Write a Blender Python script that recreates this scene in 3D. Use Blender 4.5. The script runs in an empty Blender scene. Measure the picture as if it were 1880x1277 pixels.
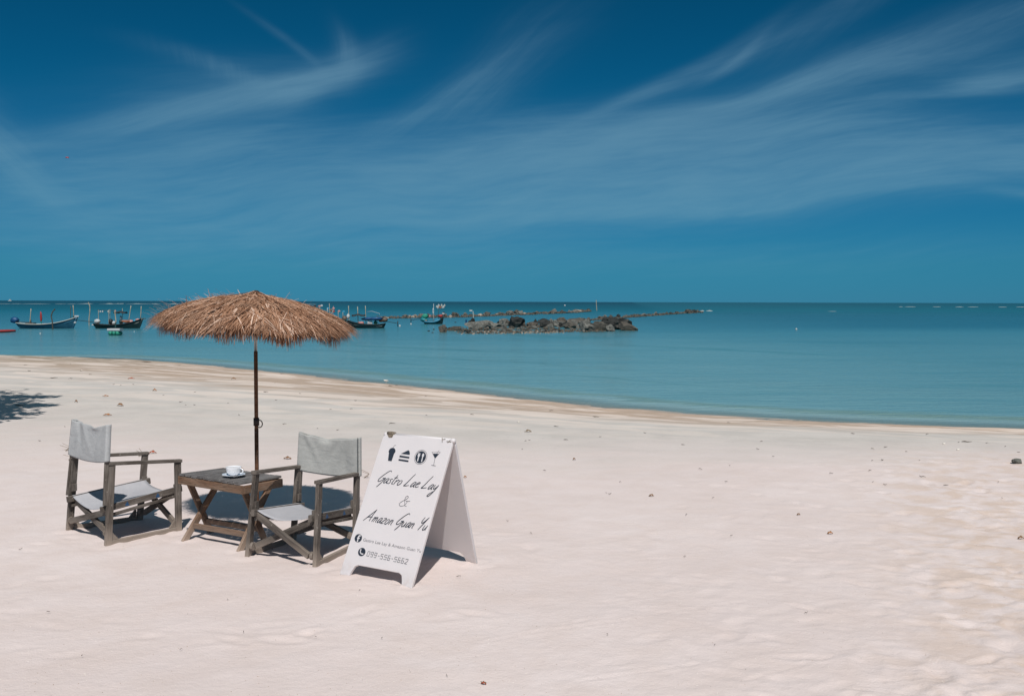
import bpy, bmesh, math, random
import numpy as np
from mathutils import Vector, Matrix
from mathutils.bvhtree import BVHTree

R = random.Random(7)
scene = bpy.context.scene
C = scene.collection

# ------------------------------------------------------------------ camera
H = 1.8                      # eye height above the sand (m)
F = 1828.0                   # focal length in photo pixels (35 mm lens)
CX, CY = 940.0, 638.5
ROLL = math.atan(5 / 1880.0)
PITCH = math.atan((CY - 553.8) / F)
WZ = -0.5                    # water level
camd = bpy.data.cameras.new('camera')
cam = bpy.data.objects.new('camera', camd); C.objects.link(cam)
camd.sensor_width = 36; camd.lens = F / 1880 * 36
camd.clip_start = 0.1; camd.clip_end = 60000
cam.matrix_world = Matrix.Translation((0, 0, H)) @ Matrix.Rotation(math.pi / 2 - PITCH, 4, 'X') @ Matrix.Rotation(ROLL, 4, 'Z')
scene.camera = cam

def ray(px, py):
    X, Y = px - CX, py - CY
    c, s = math.cos(ROLL), math.sin(ROLL)
    a, b = X * c + Y * s, -X * s + Y * c
    u = -b / F
    cp, sp = math.cos(PITCH), math.sin(PITCH)
    return Vector((a / F, cp + u * sp, -sp + u * cp))
def P(px, py, z=0.0):                       # photo pixel -> point on the level z
    d = ray(px, py); t = (z - H) / d.z
    return Vector((d.x * t, d.y * t, z))
def PD(px, py, dist):                       # photo pixel -> point at distance dist (m)
    d = ray(px, py); t = dist / d.y
    return Vector((d.x * t, d.y * t, H + d.z * t))

# ------------------------------------------------------------------ node helper
class N:
    def __init__(s, nt): s.nt = nt; s.L = nt.links
    def n(s, t, **k):
        nd = s.nt.nodes.new(t)
        for a, b in k.items(): setattr(nd, a, b)
        return nd
    def put(s, sock, v):
        if isinstance(v, bpy.types.NodeSocket): s.L.new(v, sock)
        elif v is not None:
            if isinstance(v, (tuple, list)) and sock.type == 'RGBA' and len(v) == 3: v = (*v, 1)
            sock.default_value = v
    def m(s, op, a, b=None, c=None, clamp=False):
        nd = s.n('ShaderNodeMath', operation=op, use_clamp=clamp)
        s.put(nd.inputs[0], a)
        if b is not None: s.put(nd.inputs[1], b)
        if c is not None: s.put(nd.inputs[2], c)
        return nd.outputs[0]
    def mix(s, f, a, b, mode='MIX'):
        nd = s.n('ShaderNodeMix', data_type='RGBA', blend_type=mode)
        s.put(nd.inputs[0], f); s.put(nd.inputs[6], a); s.put(nd.inputs[7], b)
        return nd.outputs[2]
    def ramp(s, f, stops, interp='LINEAR'):
        nd = s.n('ShaderNodeValToRGB'); cr = nd.color_ramp; cr.interpolation = interp
        while len(cr.elements) < len(stops): cr.elements.new(0.5)
        for e, (p, c) in zip(cr.elements, stops):
            e.position = p; e.color = (*c, 1) if isinstance(c, (tuple, list)) else (c, c, c, 1)
        s.put(nd.inputs[0], f); return nd.outputs[0]
    def rng(s, f, a, b, c=0.0, d=1.0, smooth=False):
        nd = s.n('ShaderNodeMapRange', clamp=True, interpolation_type='SMOOTHSTEP' if smooth else 'LINEAR')
        for i, v in enumerate((f, a, b, c, d)): s.put(nd.inputs[i], v)
        return nd.outputs[0]
    def noise(s, vec, scale, detail=3, rough=.5, dist=0.0, col=False):
        nd = s.n('ShaderNodeTexNoise'); s.put(nd.inputs['Vector'], vec)
        nd.inputs['Scale'].default_value = scale; nd.inputs['Detail'].default_value = detail
        nd.inputs['Roughness'].default_value = rough; nd.inputs['Distortion'].default_value = dist
        return nd.outputs['Color' if col else 'Fac']
    def vm(s, op, a, b=None):
        nd = s.n('ShaderNodeVectorMath', operation=op); s.put(nd.inputs[0], a)
        if b is not None: s.put(nd.inputs[1], b)
        return nd.outputs[0]
    def comb(s, x, y, z=0.0):
        nd = s.n('ShaderNodeCombineXYZ')
        for i, v in enumerate((x, y, z)): s.put(nd.inputs[i], v)
        return nd.outputs[0]
    def sep(s, v):
        nd = s.n('ShaderNodeSeparateXYZ'); s.put(nd.inputs[0], v); return nd.outputs
    def bump(s, h, strength=.5, dist=.01, normal=None):
        nd = s.n('ShaderNodeBump'); nd.inputs['Strength'].default_value = strength
        nd.inputs['Distance'].default_value = dist; s.put(nd.inputs['Height'], h)
        if normal is not None: s.L.new(normal, nd.inputs['Normal'])
        return nd.outputs[0]

# ------------------------------------------------------------------ sky and sun
SUN_TO = Vector((0.10, -0.72, 1.0)).normalized()      # towards the sun
EL = math.asin(SUN_TO.z)
AZ = math.atan2(SUN_TO.x, SUN_TO.y)
world = bpy.data.worlds.new('World'); scene.world = world; world.use_nodes = True
world.node_tree.nodes.clear()
w = N(world.node_tree)
sky = w.n('ShaderNodeTexSky', sky_type='NISHITA', sun_disc=False)
sky.sun_elevation = EL; sky.sun_rotation = AZ
sky.air_density = 1.0; sky.dust_density = 0.0; sky.ozone_density = 10.0; sky.altitude = 0
tc = w.n('ShaderNodeTexCoord').outputs['Generated']
dx, dy, dz = w.sep(tc)
tint = w.ramp(w.m('ABSOLUTE', dz), [(0.0, (.10, .51, .94)), (.035, (.10, .55, .83)), (.10, (.07, .575, .77)), (.2, (.03, .55, .66)), (.3, (.02, .49, .56)), (.55, (.30, .72, .62)), (1.0, (.75, 1.0, .70))])  # upper stops raised: unseen zenith made brighter and more neutral to fill shadows
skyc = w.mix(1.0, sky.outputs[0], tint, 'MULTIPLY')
az = w.m('ARCTAN2', dx, dy)
el = w.m('ARCSINE', dz)
ae = w.comb(az, el)
warp = w.noise(w.comb(w.m('MULTIPLY', az, 3), w.m('MULTIPLY', el, 5)), 1.3, 1, .4, col=True)
wx, wy, _ = w.sep(warp)
aw = w.m('ADD', az, w.m('MULTIPLY', w.m('SUBTRACT', wx, .5), .10))
ew = w.m('ADD', el, w.m('MULTIPLY', w.m('SUBTRACT', wy, .5), .055))
FIB = {}
def fibres(rot):
    k = min((5, 19, 40, -38, 100), key=lambda q: abs(q - rot))
    if k not in FIB:
        cr, sr = math.cos(math.radians(k)), math.sin(math.radians(k))
        u = w.m('MULTIPLY_ADD', aw, cr, w.m('MULTIPLY', ew, sr)); v = w.m('MULTIPLY_ADD', ew, cr, w.m('MULTIPLY', aw, -sr))
        FIB[k] = w.noise(w.comb(w.m('MULTIPLY', u, 6), w.m('MULTIPLY', v, 60), k), 2.0, 4, .64, .25)
    return FIB[k]
def patch(px, py, rot, Lp, Wp, amp, power=1.0):
    a0, e0 = (px - CX) / F, (554 - py) / F
    cr, sr = math.cos(math.radians(rot)), math.sin(math.radians(rot))
    u = w.m('SUBTRACT', aw, a0); v = w.m('SUBTRACT', ew, e0)
    s1 = w.m('MULTIPLY', w.m('MULTIPLY_ADD', u, cr, w.m('MULTIPLY', v, sr)), F / Lp)
    s2 = w.m('MULTIPLY', w.m('MULTIPLY_ADD', v, cr, w.m('MULTIPLY', u, -sr)), F / Wp)
    # fibres run along the plume: stretched noise in its own direction, which also frays its outline
    fib = fibres(rot)
    q = w.m('ADD', w.m('MULTIPLY', s1, s1), w.m('MULTIPLY', s2, s2))
    q = w.m('SUBTRACT', q, w.m('MULTIPLY', w.m('SUBTRACT', fib, .5), 1.7))
    g = w.m('EXPONENT', w.m('MULTIPLY', w.m('MAXIMUM', q, 0.0), -1.0))
    return w.m('MULTIPLY', g, amp)
patches = [
    (330, 240, 13, 180, 18, .70), (470, 208, 17, 140, 20, .75), (580, 172, 26, 100, 26, 1.15), (622, 128, 112, 42, 18, .40), (430, 195, 10, 190, 42, .25),
    (420, 180, 165, 110, 16, .3), (520, 105, -38, 80, 8, .16),
    (30, 270, -40, 90, 40, .65), (130, 350, -35, 120, 26, .55),
    (560, 385, 0, 460, 85, .70), (350, 290, 5, 260, 30, .30), (1350, 378, 3, 420, 9, .35), (1050, 388, 4, 240, 10, .35), (330, 320, 10, 220, 45, .40), (150, 420, 0, 300, 60, .30),
    (780, 220, 33, 140, 22, .36), (900, 165, 38, 150, 48, .27), (880, 320, 8, 320, 60, .62),
    (1130, 285, 7, 330, 46, .62), (1080, 375, 4, 300, 28, .80), (1450, 335, 2, 420, 48, .85), (1300, 300, 3, 420, 60, .35), (1750, 315, 8, 260, 30, .55),
    (1320, 210, 17, 230, 20, .80), (1500, 175, 10, 240, 22, .36), (1640, 130, 15, 300, 38, .36), (1800, 170, 5, 160, 26, .35),
    (1760, 195, 6, 70, 12, .65), (1640, 215, 5, 140, 8, .35), (1315, 128, 38, 60, 8, .4), (1230, 150, 28, 170, 12, .25),
    (1400, 265, -4, 320, 32, .55), (1820, 385, -6, 120, 9, .35), (1200, 180, 24, 260, 14, .35), (1500, 60, 30, 200, 26, .14), (1000, 480, 0, 900, 40, .22)]
acc = None
for p in patches:
    v = patch(*p); acc = v if acc is None else w.m('ADD', acc, v)
ca, sa_ = math.cos(math.radians(13)), math.sin(math.radians(13))
uu = w.m('MULTIPLY_ADD', aw, ca, w.m('MULTIPLY', ew, sa_)); vv = w.m('MULTIPLY_ADD', ew, ca, w.m('MULTIPLY', aw, -sa_))
streak = w.noise(w.comb(w.m('MULTIPLY', uu, 3), w.m('MULTIPLY', vv, 22)), 2.2, 5, .55, .35)
streak2 = w.noise(w.comb(w.m('MULTIPLY', uu, 3), w.m('MULTIPLY', vv, 60)), 2.4, 4, .6, .2)
st = w.m('ADD', w.rng(streak, .25, .75, .55, 1.15), w.m('MULTIPLY', w.m('SUBTRACT', streak2, .5), .28))
# extra cirrus added over the unseen sky, to lift the fill light in shadows
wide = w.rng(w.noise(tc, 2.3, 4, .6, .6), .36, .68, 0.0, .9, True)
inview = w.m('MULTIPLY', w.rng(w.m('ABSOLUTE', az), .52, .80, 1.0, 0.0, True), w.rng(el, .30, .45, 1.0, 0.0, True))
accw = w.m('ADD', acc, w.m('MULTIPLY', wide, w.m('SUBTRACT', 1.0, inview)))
cl = w.m('MULTIPLY', accw, st)
cl = w.m('MULTIPLY', w.m('SUBTRACT', 1.0, w.m('EXPONENT', w.m('MULTIPLY', cl, -1.25))), w.rng(dz, .0, .05, .25, 1.0))
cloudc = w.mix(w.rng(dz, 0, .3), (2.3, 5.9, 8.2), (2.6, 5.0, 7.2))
cloudc = w.mix(w.rng(dz, .35, .7), cloudc, (4.6, 6.6, 7.4))  # unseen clouds overhead whitened so that shadows get a more neutral fill
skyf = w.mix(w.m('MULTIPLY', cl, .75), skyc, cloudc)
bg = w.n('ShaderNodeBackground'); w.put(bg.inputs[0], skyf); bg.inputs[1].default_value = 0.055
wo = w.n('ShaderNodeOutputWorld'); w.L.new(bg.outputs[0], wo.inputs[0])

sund = bpy.data.lights.new('sun', 'SUN'); sund.energy = 4.3; sund.angle = math.radians(.53); sund.color = (1.0, .955, .90)
sun = bpy.data.objects.new('sun', sund); C.objects.link(sun)
sun.rotation_euler = SUN_TO.to_track_quat('Z', 'Y').to_euler(); sun.location = (0, 0, 30)
vs = scene.view_settings
vs.view_transform = 'Standard'; vs.look = 'None'; vs.exposure = 0.0; vs.gamma = 1.0; vs.use_curve_mapping = False

# ------------------------------------------------------------------ object helpers
def tag(o, label=None, cat=None, group=None, kind=None):
    if label: o['label'] = label
    if cat: o['category'] = cat
    if group: o['group'] = group
    if kind: o['kind'] = kind
    return o
def empty(name, loc, label, cat, group=None):
    o = bpy.data.objects.new(name, None); C.objects.link(o); o.location = loc
    o.empty_display_size = .1
    return tag(o, label, cat, group)
def mesh(name, vf, mat, parent=None, smooth=False, loc=None, attrs=None):
    """one mesh object; vertices are in world space, the origin goes to loc (or the first parent)"""
    verts, faces = vf
    me = bpy.data.meshes.new(name)
    base = Vector(loc) if loc is not None else Vector((0, 0, 0))
    if parent is not None and loc is None: base = wloc(parent)
    me.from_pydata([tuple(Vector(v) - base) for v in verts], [], faces)
    if mat: me.materials.append(mat)
    if smooth: me.polygons.foreach_set('use_smooth', [True] * len(me.polygons))
    if attrs:
        for k, vals in attrs.items():
            a = me.attributes.new(k, 'FLOAT', 'POINT'); a.data.foreach_set('value', vals)
    me.update()
    o = bpy.data.objects.new(name, me); C.objects.link(o)
    if parent is not None:
        o.parent = parent; o.location = base - wloc(parent)
    else: o.location = base
    return o
def wloc(o):
    v = Vector(o.location)
    while o.parent is not None: o = o.parent; v = v + Vector(o.location)
    return v
def frame(d, up=(0, 0, 1)):
    x = Vector(d).normalized(); u = Vector(up)
    y = u.cross(x)
    if y.length < 1e-4: y = Vector((0, 1, 0)).cross(x)
    y.normalize(); z = x.cross(y)
    return x, y, z
def bbox_beam(p0, p1, w_, t_, up=(0, 0, 1), ch=.003):
    """a plank from p0 to p1, w_ wide (sideways), t_ thick (along up), its long edges chamfered"""
    p0, p1 = Vector(p0), Vector(p1); x, y, z = frame(p1 - p0, up)
    a, b = w_ / 2, t_ / 2; c = min(ch, a * .45, b * .45)
    prof = [(-a + c, -b), (a - c, -b), (a, -b + c), (a, b - c), (a - c, b), (-a + c, b), (-a, b - c), (-a, -b + c)]
    V = []
    for q in (p0, p1):
        for (i, j) in prof: V.append(q + y * i + z * j)
    Fc = [tuple(reversed(range(8))), tuple(range(8, 16))]
    for i in range(8): Fc.append((i, (i + 1) % 8, 8 + (i + 1) % 8, 8 + i))
    return V, Fc
def join(*parts):
    V, Fc = [], []
    for v, f in parts:
        n = len(V); V += list(v); Fc += [tuple(i + n for i in q) for q in f]
    return V, Fc
def beam(name, p0, p1, w_, t_, mat, parent, up=(0, 0, 1), ch=.003):
    """a plank object whose local X runs along it, so that the grain does"""
    p0, p1 = Vector(p0), Vector(p1); x, y, z = frame(p1 - p0, up)
    L = (p1 - p0).length
    v, f = bbox_beam((0, 0, 0), (L, 0, 0), w_, t_, (0, 0, 1), ch)
    me = bpy.data.meshes.new(name); me.from_pydata([tuple(q) for q in v], [], f); me.materials.append(mat); me.update()
    o = bpy.data.objects.new(name, me); C.objects.link(o)
    o.matrix_basis = Matrix.Translation(p0 - wloc(parent)) @ Matrix((x, y, z)).transposed().to_4x4()
    o.parent = parent
    return o
def tube(pts, r, n=8, closed=True, radii=None):
    pts = [Vector(p) for p in pts]; V, Fc = [], []
    prev = None
    for i, p in enumerate(pts):
        d = (pts[min(i + 1, len(pts) - 1)] - pts[max(i - 1, 0)])
        x = d.normalized()
        if prev is None: _, y, z = frame(x, (0.03, .02, 1) if abs(x.z) < .98 else (1, 0, .1))
        else:
            y = prev - x * prev.dot(x); y.normalize(); z = x.cross(y)
        prev = y
        rr = radii[i] if radii else r
        for k in range(n):
            a = 2 * math.pi * k / n; V.append(p + y * (math.cos(a) * rr) + z * (math.sin(a) * rr))
    for i in range(len(pts) - 1):
        for k in range(n):
            a, b = i * n + k, i * n + (k + 1) % n
            Fc.append((a, b, b + n, a + n))
    if closed: Fc += [tuple(reversed(range(n))), tuple(range(len(V) - n, len(V)))]
    return V, Fc
def lathe(prof, center, n=24, closed_ends=False):
    V, Fc = [], []; c = Vector(center)
    for r, z in prof:
        for k in range(n):
            a = 2 * math.pi * k / n; V.append(c + Vector((r * math.cos(a), r * math.sin(a), z)))
    for i in range(len(prof) - 1):
        for k in range(n):
            a, b = i * n + k, i * n + (k + 1) % n; Fc.append((a, b, b + n, a + n))
    if closed_ends: Fc += [tuple(reversed(range(n))), tuple(range(len(V) - n, len(V)))]
    return V, Fc
def prism(poly, off):
    n = len(poly); off = Vector(off)
    V = [Vector(p) for p in poly] + [Vector(p) + off for p in poly]
    return V, [tuple(range(n)), tuple(reversed(range(n, 2 * n)))] + [(i, i + n, (i + 1) % n + n, (i + 1) % n) for i in range(n)]
def blob(c, s, seed, amp=.25, sub=2, rot=0.0, tilt=0.0, freq=1.6, flat=0.0):
    bm = bmesh.new(); bmesh.ops.create_icosphere(bm, subdivisions=sub, radius=1)
    rr = random.Random(seed); offs = Vector((rr.random() * 50, rr.random() * 50, rr.random() * 50))
    from mathutils import noise as mn
    M = Matrix.Rotation(rot, 3, 'Z') @ Matrix.Rotation(tilt, 3, 'Y')
    planes = [(Vector((rr.gauss(0, 1), rr.gauss(0, 1), rr.gauss(0, 1))).normalized(), rr.uniform(.55, .85)) for _ in range(int(flat))]
    V = []
    for v in bm.verts:
        p = v.co.copy(); q = p * (1 + amp * (mn.noise(p * freq + offs)) + amp * .55 * mn.noise(p * freq * 2.7 + offs) + amp * .38 * mn.noise(p * freq * 6 + offs))
        for nrm, dd in planes:
            k = q.dot(nrm) - dd
            if k > 0: q -= nrm * k * .92
        q = M @ Vector((q.x * s[0], q.y * s[1], q.z * s[2])); V.append(q + Vector(c))
    Fc = [tuple(x.index for x in f.verts) for f in bm.faces]; bm.free()
    return V, Fc

# ------------------------------------------------------------------ materials
def mat(name, color, rough=.6, spec=.4, metal=0.0, vary=.15, scale=20, bump=0.0, bscale=80, bdist=.002, stretch=None, coat=0.0, second=None):
    m = bpy.data.materials.new(name); m.use_nodes = True; m.node_tree.nodes.clear(); n = N(m.node_tree)
    co = n.n('ShaderNodeTexCoord').outputs['Object']
    if stretch: co = n.vm('MULTIPLY', co, stretch)
    nz = n.noise(co, scale, 5, .6)
    lo = tuple(c * (1 - vary) for c in color); hi = tuple(min(1, c * (1 + vary)) for c in color)
    col = n.mix(n.rng(nz, .3, .7), lo, hi)
    if second: col = n.mix(n.rng(n.noise(co, scale * .37, 4, .6), second[1], second[1] + .12, 0, second[2]), col, second[0])
    b = n.n('ShaderNodeBsdfPrincipled'); n.put(b.inputs['Base Color'], col)
    b.inputs['Roughness'].default_value = rough; b.inputs['Specular IOR Level'].default_value = spec
    b.inputs['Metallic'].default_value = metal; b.inputs['Coat Weight'].default_value = coat
    if bump: n.L.new(n.bump(n.noise(co, bscale, 4, .6), bump, bdist), b.inputs['Normal'])
    o = n.n('ShaderNodeOutputMaterial'); n.L.new(b.outputs[0], o.inputs[0])
    return m
def wood_mat(name, lo, hi, silver=(.30, .27, .24), sv=.5):
    m = bpy.data.materials.new(name); m.use_nodes = True; m.node_tree.nodes.clear(); n = N(m.node_tree)
    tcn = n.n('ShaderNodeTexCoord'); oi = n.n('ShaderNodeObjectInfo')
    co = n.vm('ADD', tcn.outputs['Object'], n.comb(n.m('MULTIPLY', oi.outputs['Random'], 37.0), n.m('MULTIPLY', oi.outputs['Random'], 11.0), 0.0))
    g = n.noise(n.vm('MULTIPLY', co, (4, 70, 70)), 1.6, 6, .68, .4)
    g2 = n.noise(n.vm('MULTIPLY', co, (9, 230, 230)), 1.3, 4, .6)
    col = n.mix(n.rng(g, .32, .70), lo, hi)
    big = n.noise(n.vm('MULTIPLY', co, (2.4, 9, 9)), 1.5, 4, .6)
    col = n.mix(n.m('MULTIPLY', oi.outputs['Random'], .38), col, tuple(c * .42 for c in lo))
    col = n.mix(n.rng(big, .40, .62, 0, sv), col, silver)
    col = n.mix(n.rng(g2, .52, .66, 0, .75), col, tuple(c * .35 for c in lo))
    col = n.mix(n.rng(n.noise(co, 45, 2, .5), .68, .76, 0, .5), col, (.42, .38, .34))
    # weathered ends: low parts take pale sand dust
    pz = n.sep(n.n('ShaderNodeNewGeometry').outputs['Position'])[2]
    col = n.mix(n.rng(n.m('ADD', pz, n.m('MULTIPLY', big, .12)), .06, .20, .55, 0), col, (.44, .36, .30))
    b = n.n('ShaderNodeBsdfPrincipled'); n.put(b.inputs['Base Color'], col)
    b.inputs['Roughness'].default_value = .82; b.inputs['Specular IOR Level'].default_value = .25
    n.L.new(n.bump(n.m('ADD', g, g2), .7, .0016), b.inputs['Normal'])
    o = n.n('ShaderNodeOutputMaterial'); n.L.new(b.outputs[0], o.inputs[0]); return m

M = {}
M['chairwood'] = wood_mat('weathered_teak', (.050, .042, .036), (.165, .135, .115), (.215, .19, .17), .55)
M['tablewood'] = wood_mat('table_teak', (.085, .048, .030), (.32, .185, .115), (.25, .20, .16), .4)
M['slatwood'] = wood_mat('slat_grey_teak', (.07, .066, .066), (.19, .18, .18), (.23, .225, .225), .6)
M['polewood'] = wood_mat('pole_teak', (.10, .042, .022), (.26, .12, .062), (.28, .16, .10), .4)
M['bolt'] = mat('rusty_bolt', (.05, .035, .03), .6, .5, .3)
M['white_metal'] = mat('steel_tube', (.30, .33, .33), .35, .5, .9)
M['ceramic'] = mat('white_ceramic', (.78, .80, .84), .12, .6, 0, .02, 3, coat=.4)
M['coffee'] = mat('coffee', (.05, .02, .01), .1)
M['string'] = mat('white_string', (.6, .58, .55), .9)
M['bluepaint'] = mat('blue_paint_mark', (.02, .07, .16), .6)
M['rope'] = mat('dark_rope', (.05, .04, .035), .9)

def cloth_mat(name, color, dirt):
    m = bpy.data.materials.new(name); m.use_nodes = True; m.node_tree.nodes.clear(); n = N(m.node_tree)
    co = n.n('ShaderNodeTexCoord').outputs['Object']
    col = n.mix(n.rng(n.noise(co, 7, 5, .65), .35, .7), color, dirt)
    col = n.mix(n.rng(n.noise(co, 60, 3, .6), .4, .7, 0, .12), col, (.7, .7, .7))
    wv = n.n('ShaderNodeTexWave', wave_type='BANDS', bands_direction='X'); n.put(wv.inputs['Vector'], co); wv.inputs['Scale'].default_value = 260
    wv2 = n.n('ShaderNodeTexWave', wave_type='BANDS', bands_direction='Z'); n.put(wv2.inputs['Vector'], co); wv2.inputs['Scale'].default_value = 260
    b = n.n('ShaderNodeBsdfPrincipled'); n.put(b.inputs['Base Color'], col); b.inputs['Roughness'].default_value = .92
    b.inputs['Specular IOR Level'].default_value = .15
    n1 = n.bump(n.noise(n.vm('MULTIPLY', co, (7, 7, 14)), 1.6, 4, .5, .6), .45, .012)
    n.L.new(n.bump(n.m('ADD', wv.outputs[0], wv2.outputs[0]), .25, .0006, n1), b.inputs['Normal'])
    tr = n.n('ShaderNodeBsdfTranslucent'); n.put(tr.inputs[0], col)
    mx = n.n('ShaderNodeMixShader'); mx.inputs[0].default_value = .12
    n.L.new(b.outputs[0], mx.inputs[1]); n.L.new(tr.outputs[0], mx.inputs[2])
    o = n.n('ShaderNodeOutputMaterial'); n.L.new(mx.outputs[0], o.inputs[0]); return m
M['cloth_back'] = cloth_mat('grey_canvas', (.42, .425, .41), (.36, .365, .355))
M['cloth_back2'] = cloth_mat('pale_grey_canvas', (.43, .44, .45), (.38, .39, .40))
M['cloth_seat'] = cloth_mat('pale_canvas', (.44, .44, .47), (.39, .39, .42))

# ------------------------------------------------------------------ terrain
SH = [P(x, y, WZ) for x, y in ((0, 657), (135, 656.5), (250, 661), (330, 667), (400, 673), (480, 682), (560, 689), (630, 698), (700, 704.5), (760, 711), (820, 715), (880, 723), (960, 733), (1030, 738), (1100, 748), (1180, 753), (1250, 761), (1330, 764), (1400, 770), (1500, 774), (1600, 779), (1740, 784), (1880, 789))]
SHX = np.array([-220., -60., -35.] + [p.x for p in SH] + [16., 30., 60., 160.])
SHY = np.array([70., 46., 42.] + [p.y for p in SH] + [15.4, 12., 6., -20.])
def vnoise(x, y, seed=0):
    rs = np.random.RandomState(seed); T = rs.rand(256, 256)
    xi = np.floor(x).astype(int); yi = np.floor(y).astype(int)
    fx = x - xi; fy = y - yi; fx = fx * fx * (3 - 2 * fx); fy = fy * fy * (3 - 2 * fy)
    a = T[xi % 256, yi % 256]; b = T[(xi + 1) % 256, yi % 256]; c = T[xi % 256, (yi + 1) % 256]; d = T[(xi + 1) % 256, (yi + 1) % 256]
    return (a * (1 - fx) + b * fx) * (1 - fy) + (c * (1 - fx) + d * fx) * fy - .5
def fbm(x, y, s, o, seed):
    r = 0; a = 1
    for i in range(o): r = r + a * vnoise(x * s + 7.3 * i, y * s + 3.1 * i, seed + i); s = s * 2.03; a *= .5
    return r
def shore_s(x, y):
    """signed distance to the waterline, positive inland"""
    best = np.full(x.shape, 1e9)
    for i in range(len(SHX) - 1):
        ax, ay, bx, by = SHX[i], SHY[i], SHX[i + 1], SHY[i + 1]
        ux, uy = bx - ax, by - ay; l2 = ux * ux + uy * uy
        t = np.clip(((x - ax) * ux + (y - ay) * uy) / l2, 0, 1)
        best = np.minimum(best, np.hypot(x - ax - t * ux, y - ay - t * uy))
    return np.where(y < np.interp(x, SHX, SHY), best, -best)
def sand_z(x, y, fine=True):
    s = shore_s(x, y)
    z = np.where(s > 0, WZ - WZ * np.clip(s / 9.0, 0, 1) ** .85 * 1.0, WZ + np.clip(s, -60, 0) * .055)
    t = np.clip(s / 9.0, 0, 1); z = np.where(s > 0, WZ + (-WZ) * (1 - (1 - t) ** 1.8), z)
    z = z + .035 * fbm(x, y, .22, 3, 3) * np.clip(s / 4, .15, 1)
    # wave-cut cusps near the waterline
    k = np.exp(-((s - 1.2) / 1.6) ** 2)
    z = z + k * .075 * fbm(x * .55 + 3, (y + x * .3) * 1.5, 1.0, 3, 21)
    # low tide ledges
    z = z + .012 * np.exp(-((s - 4.5 - .8 * fbm(x, y, .2, 2, 30)) / .5) ** 2)
    # flatter where the furniture stands
    flat = np.exp(-(((x + 2) / 2.3) ** 2 + ((y - 7.3) / 1.5) ** 2))
    z = z * (1 - .8 * flat)
    z = z + .008 * fbm(x, y, 1.4, 4, 11) * np.clip(s / 3, .1, 1)
    if fine:
        rough = np.clip((x - .25 * y + 1.2) / 3.0, 0.18, 1) * np.clip((14 - y) / 6, .25, 1)
        z = z + (.0035 + .006 * rough) * fbm(x, y, 6.5, 4, 15) + .0022 * rough * fbm(x, y, 22, 2, 18)
        rg = np.abs(fbm(x * 1.0, y * 1.2, 2.6, 3, 44)); z = z - .005 * rough * np.clip(.08 - rg, 0, 1) / .08
    return z
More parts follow.
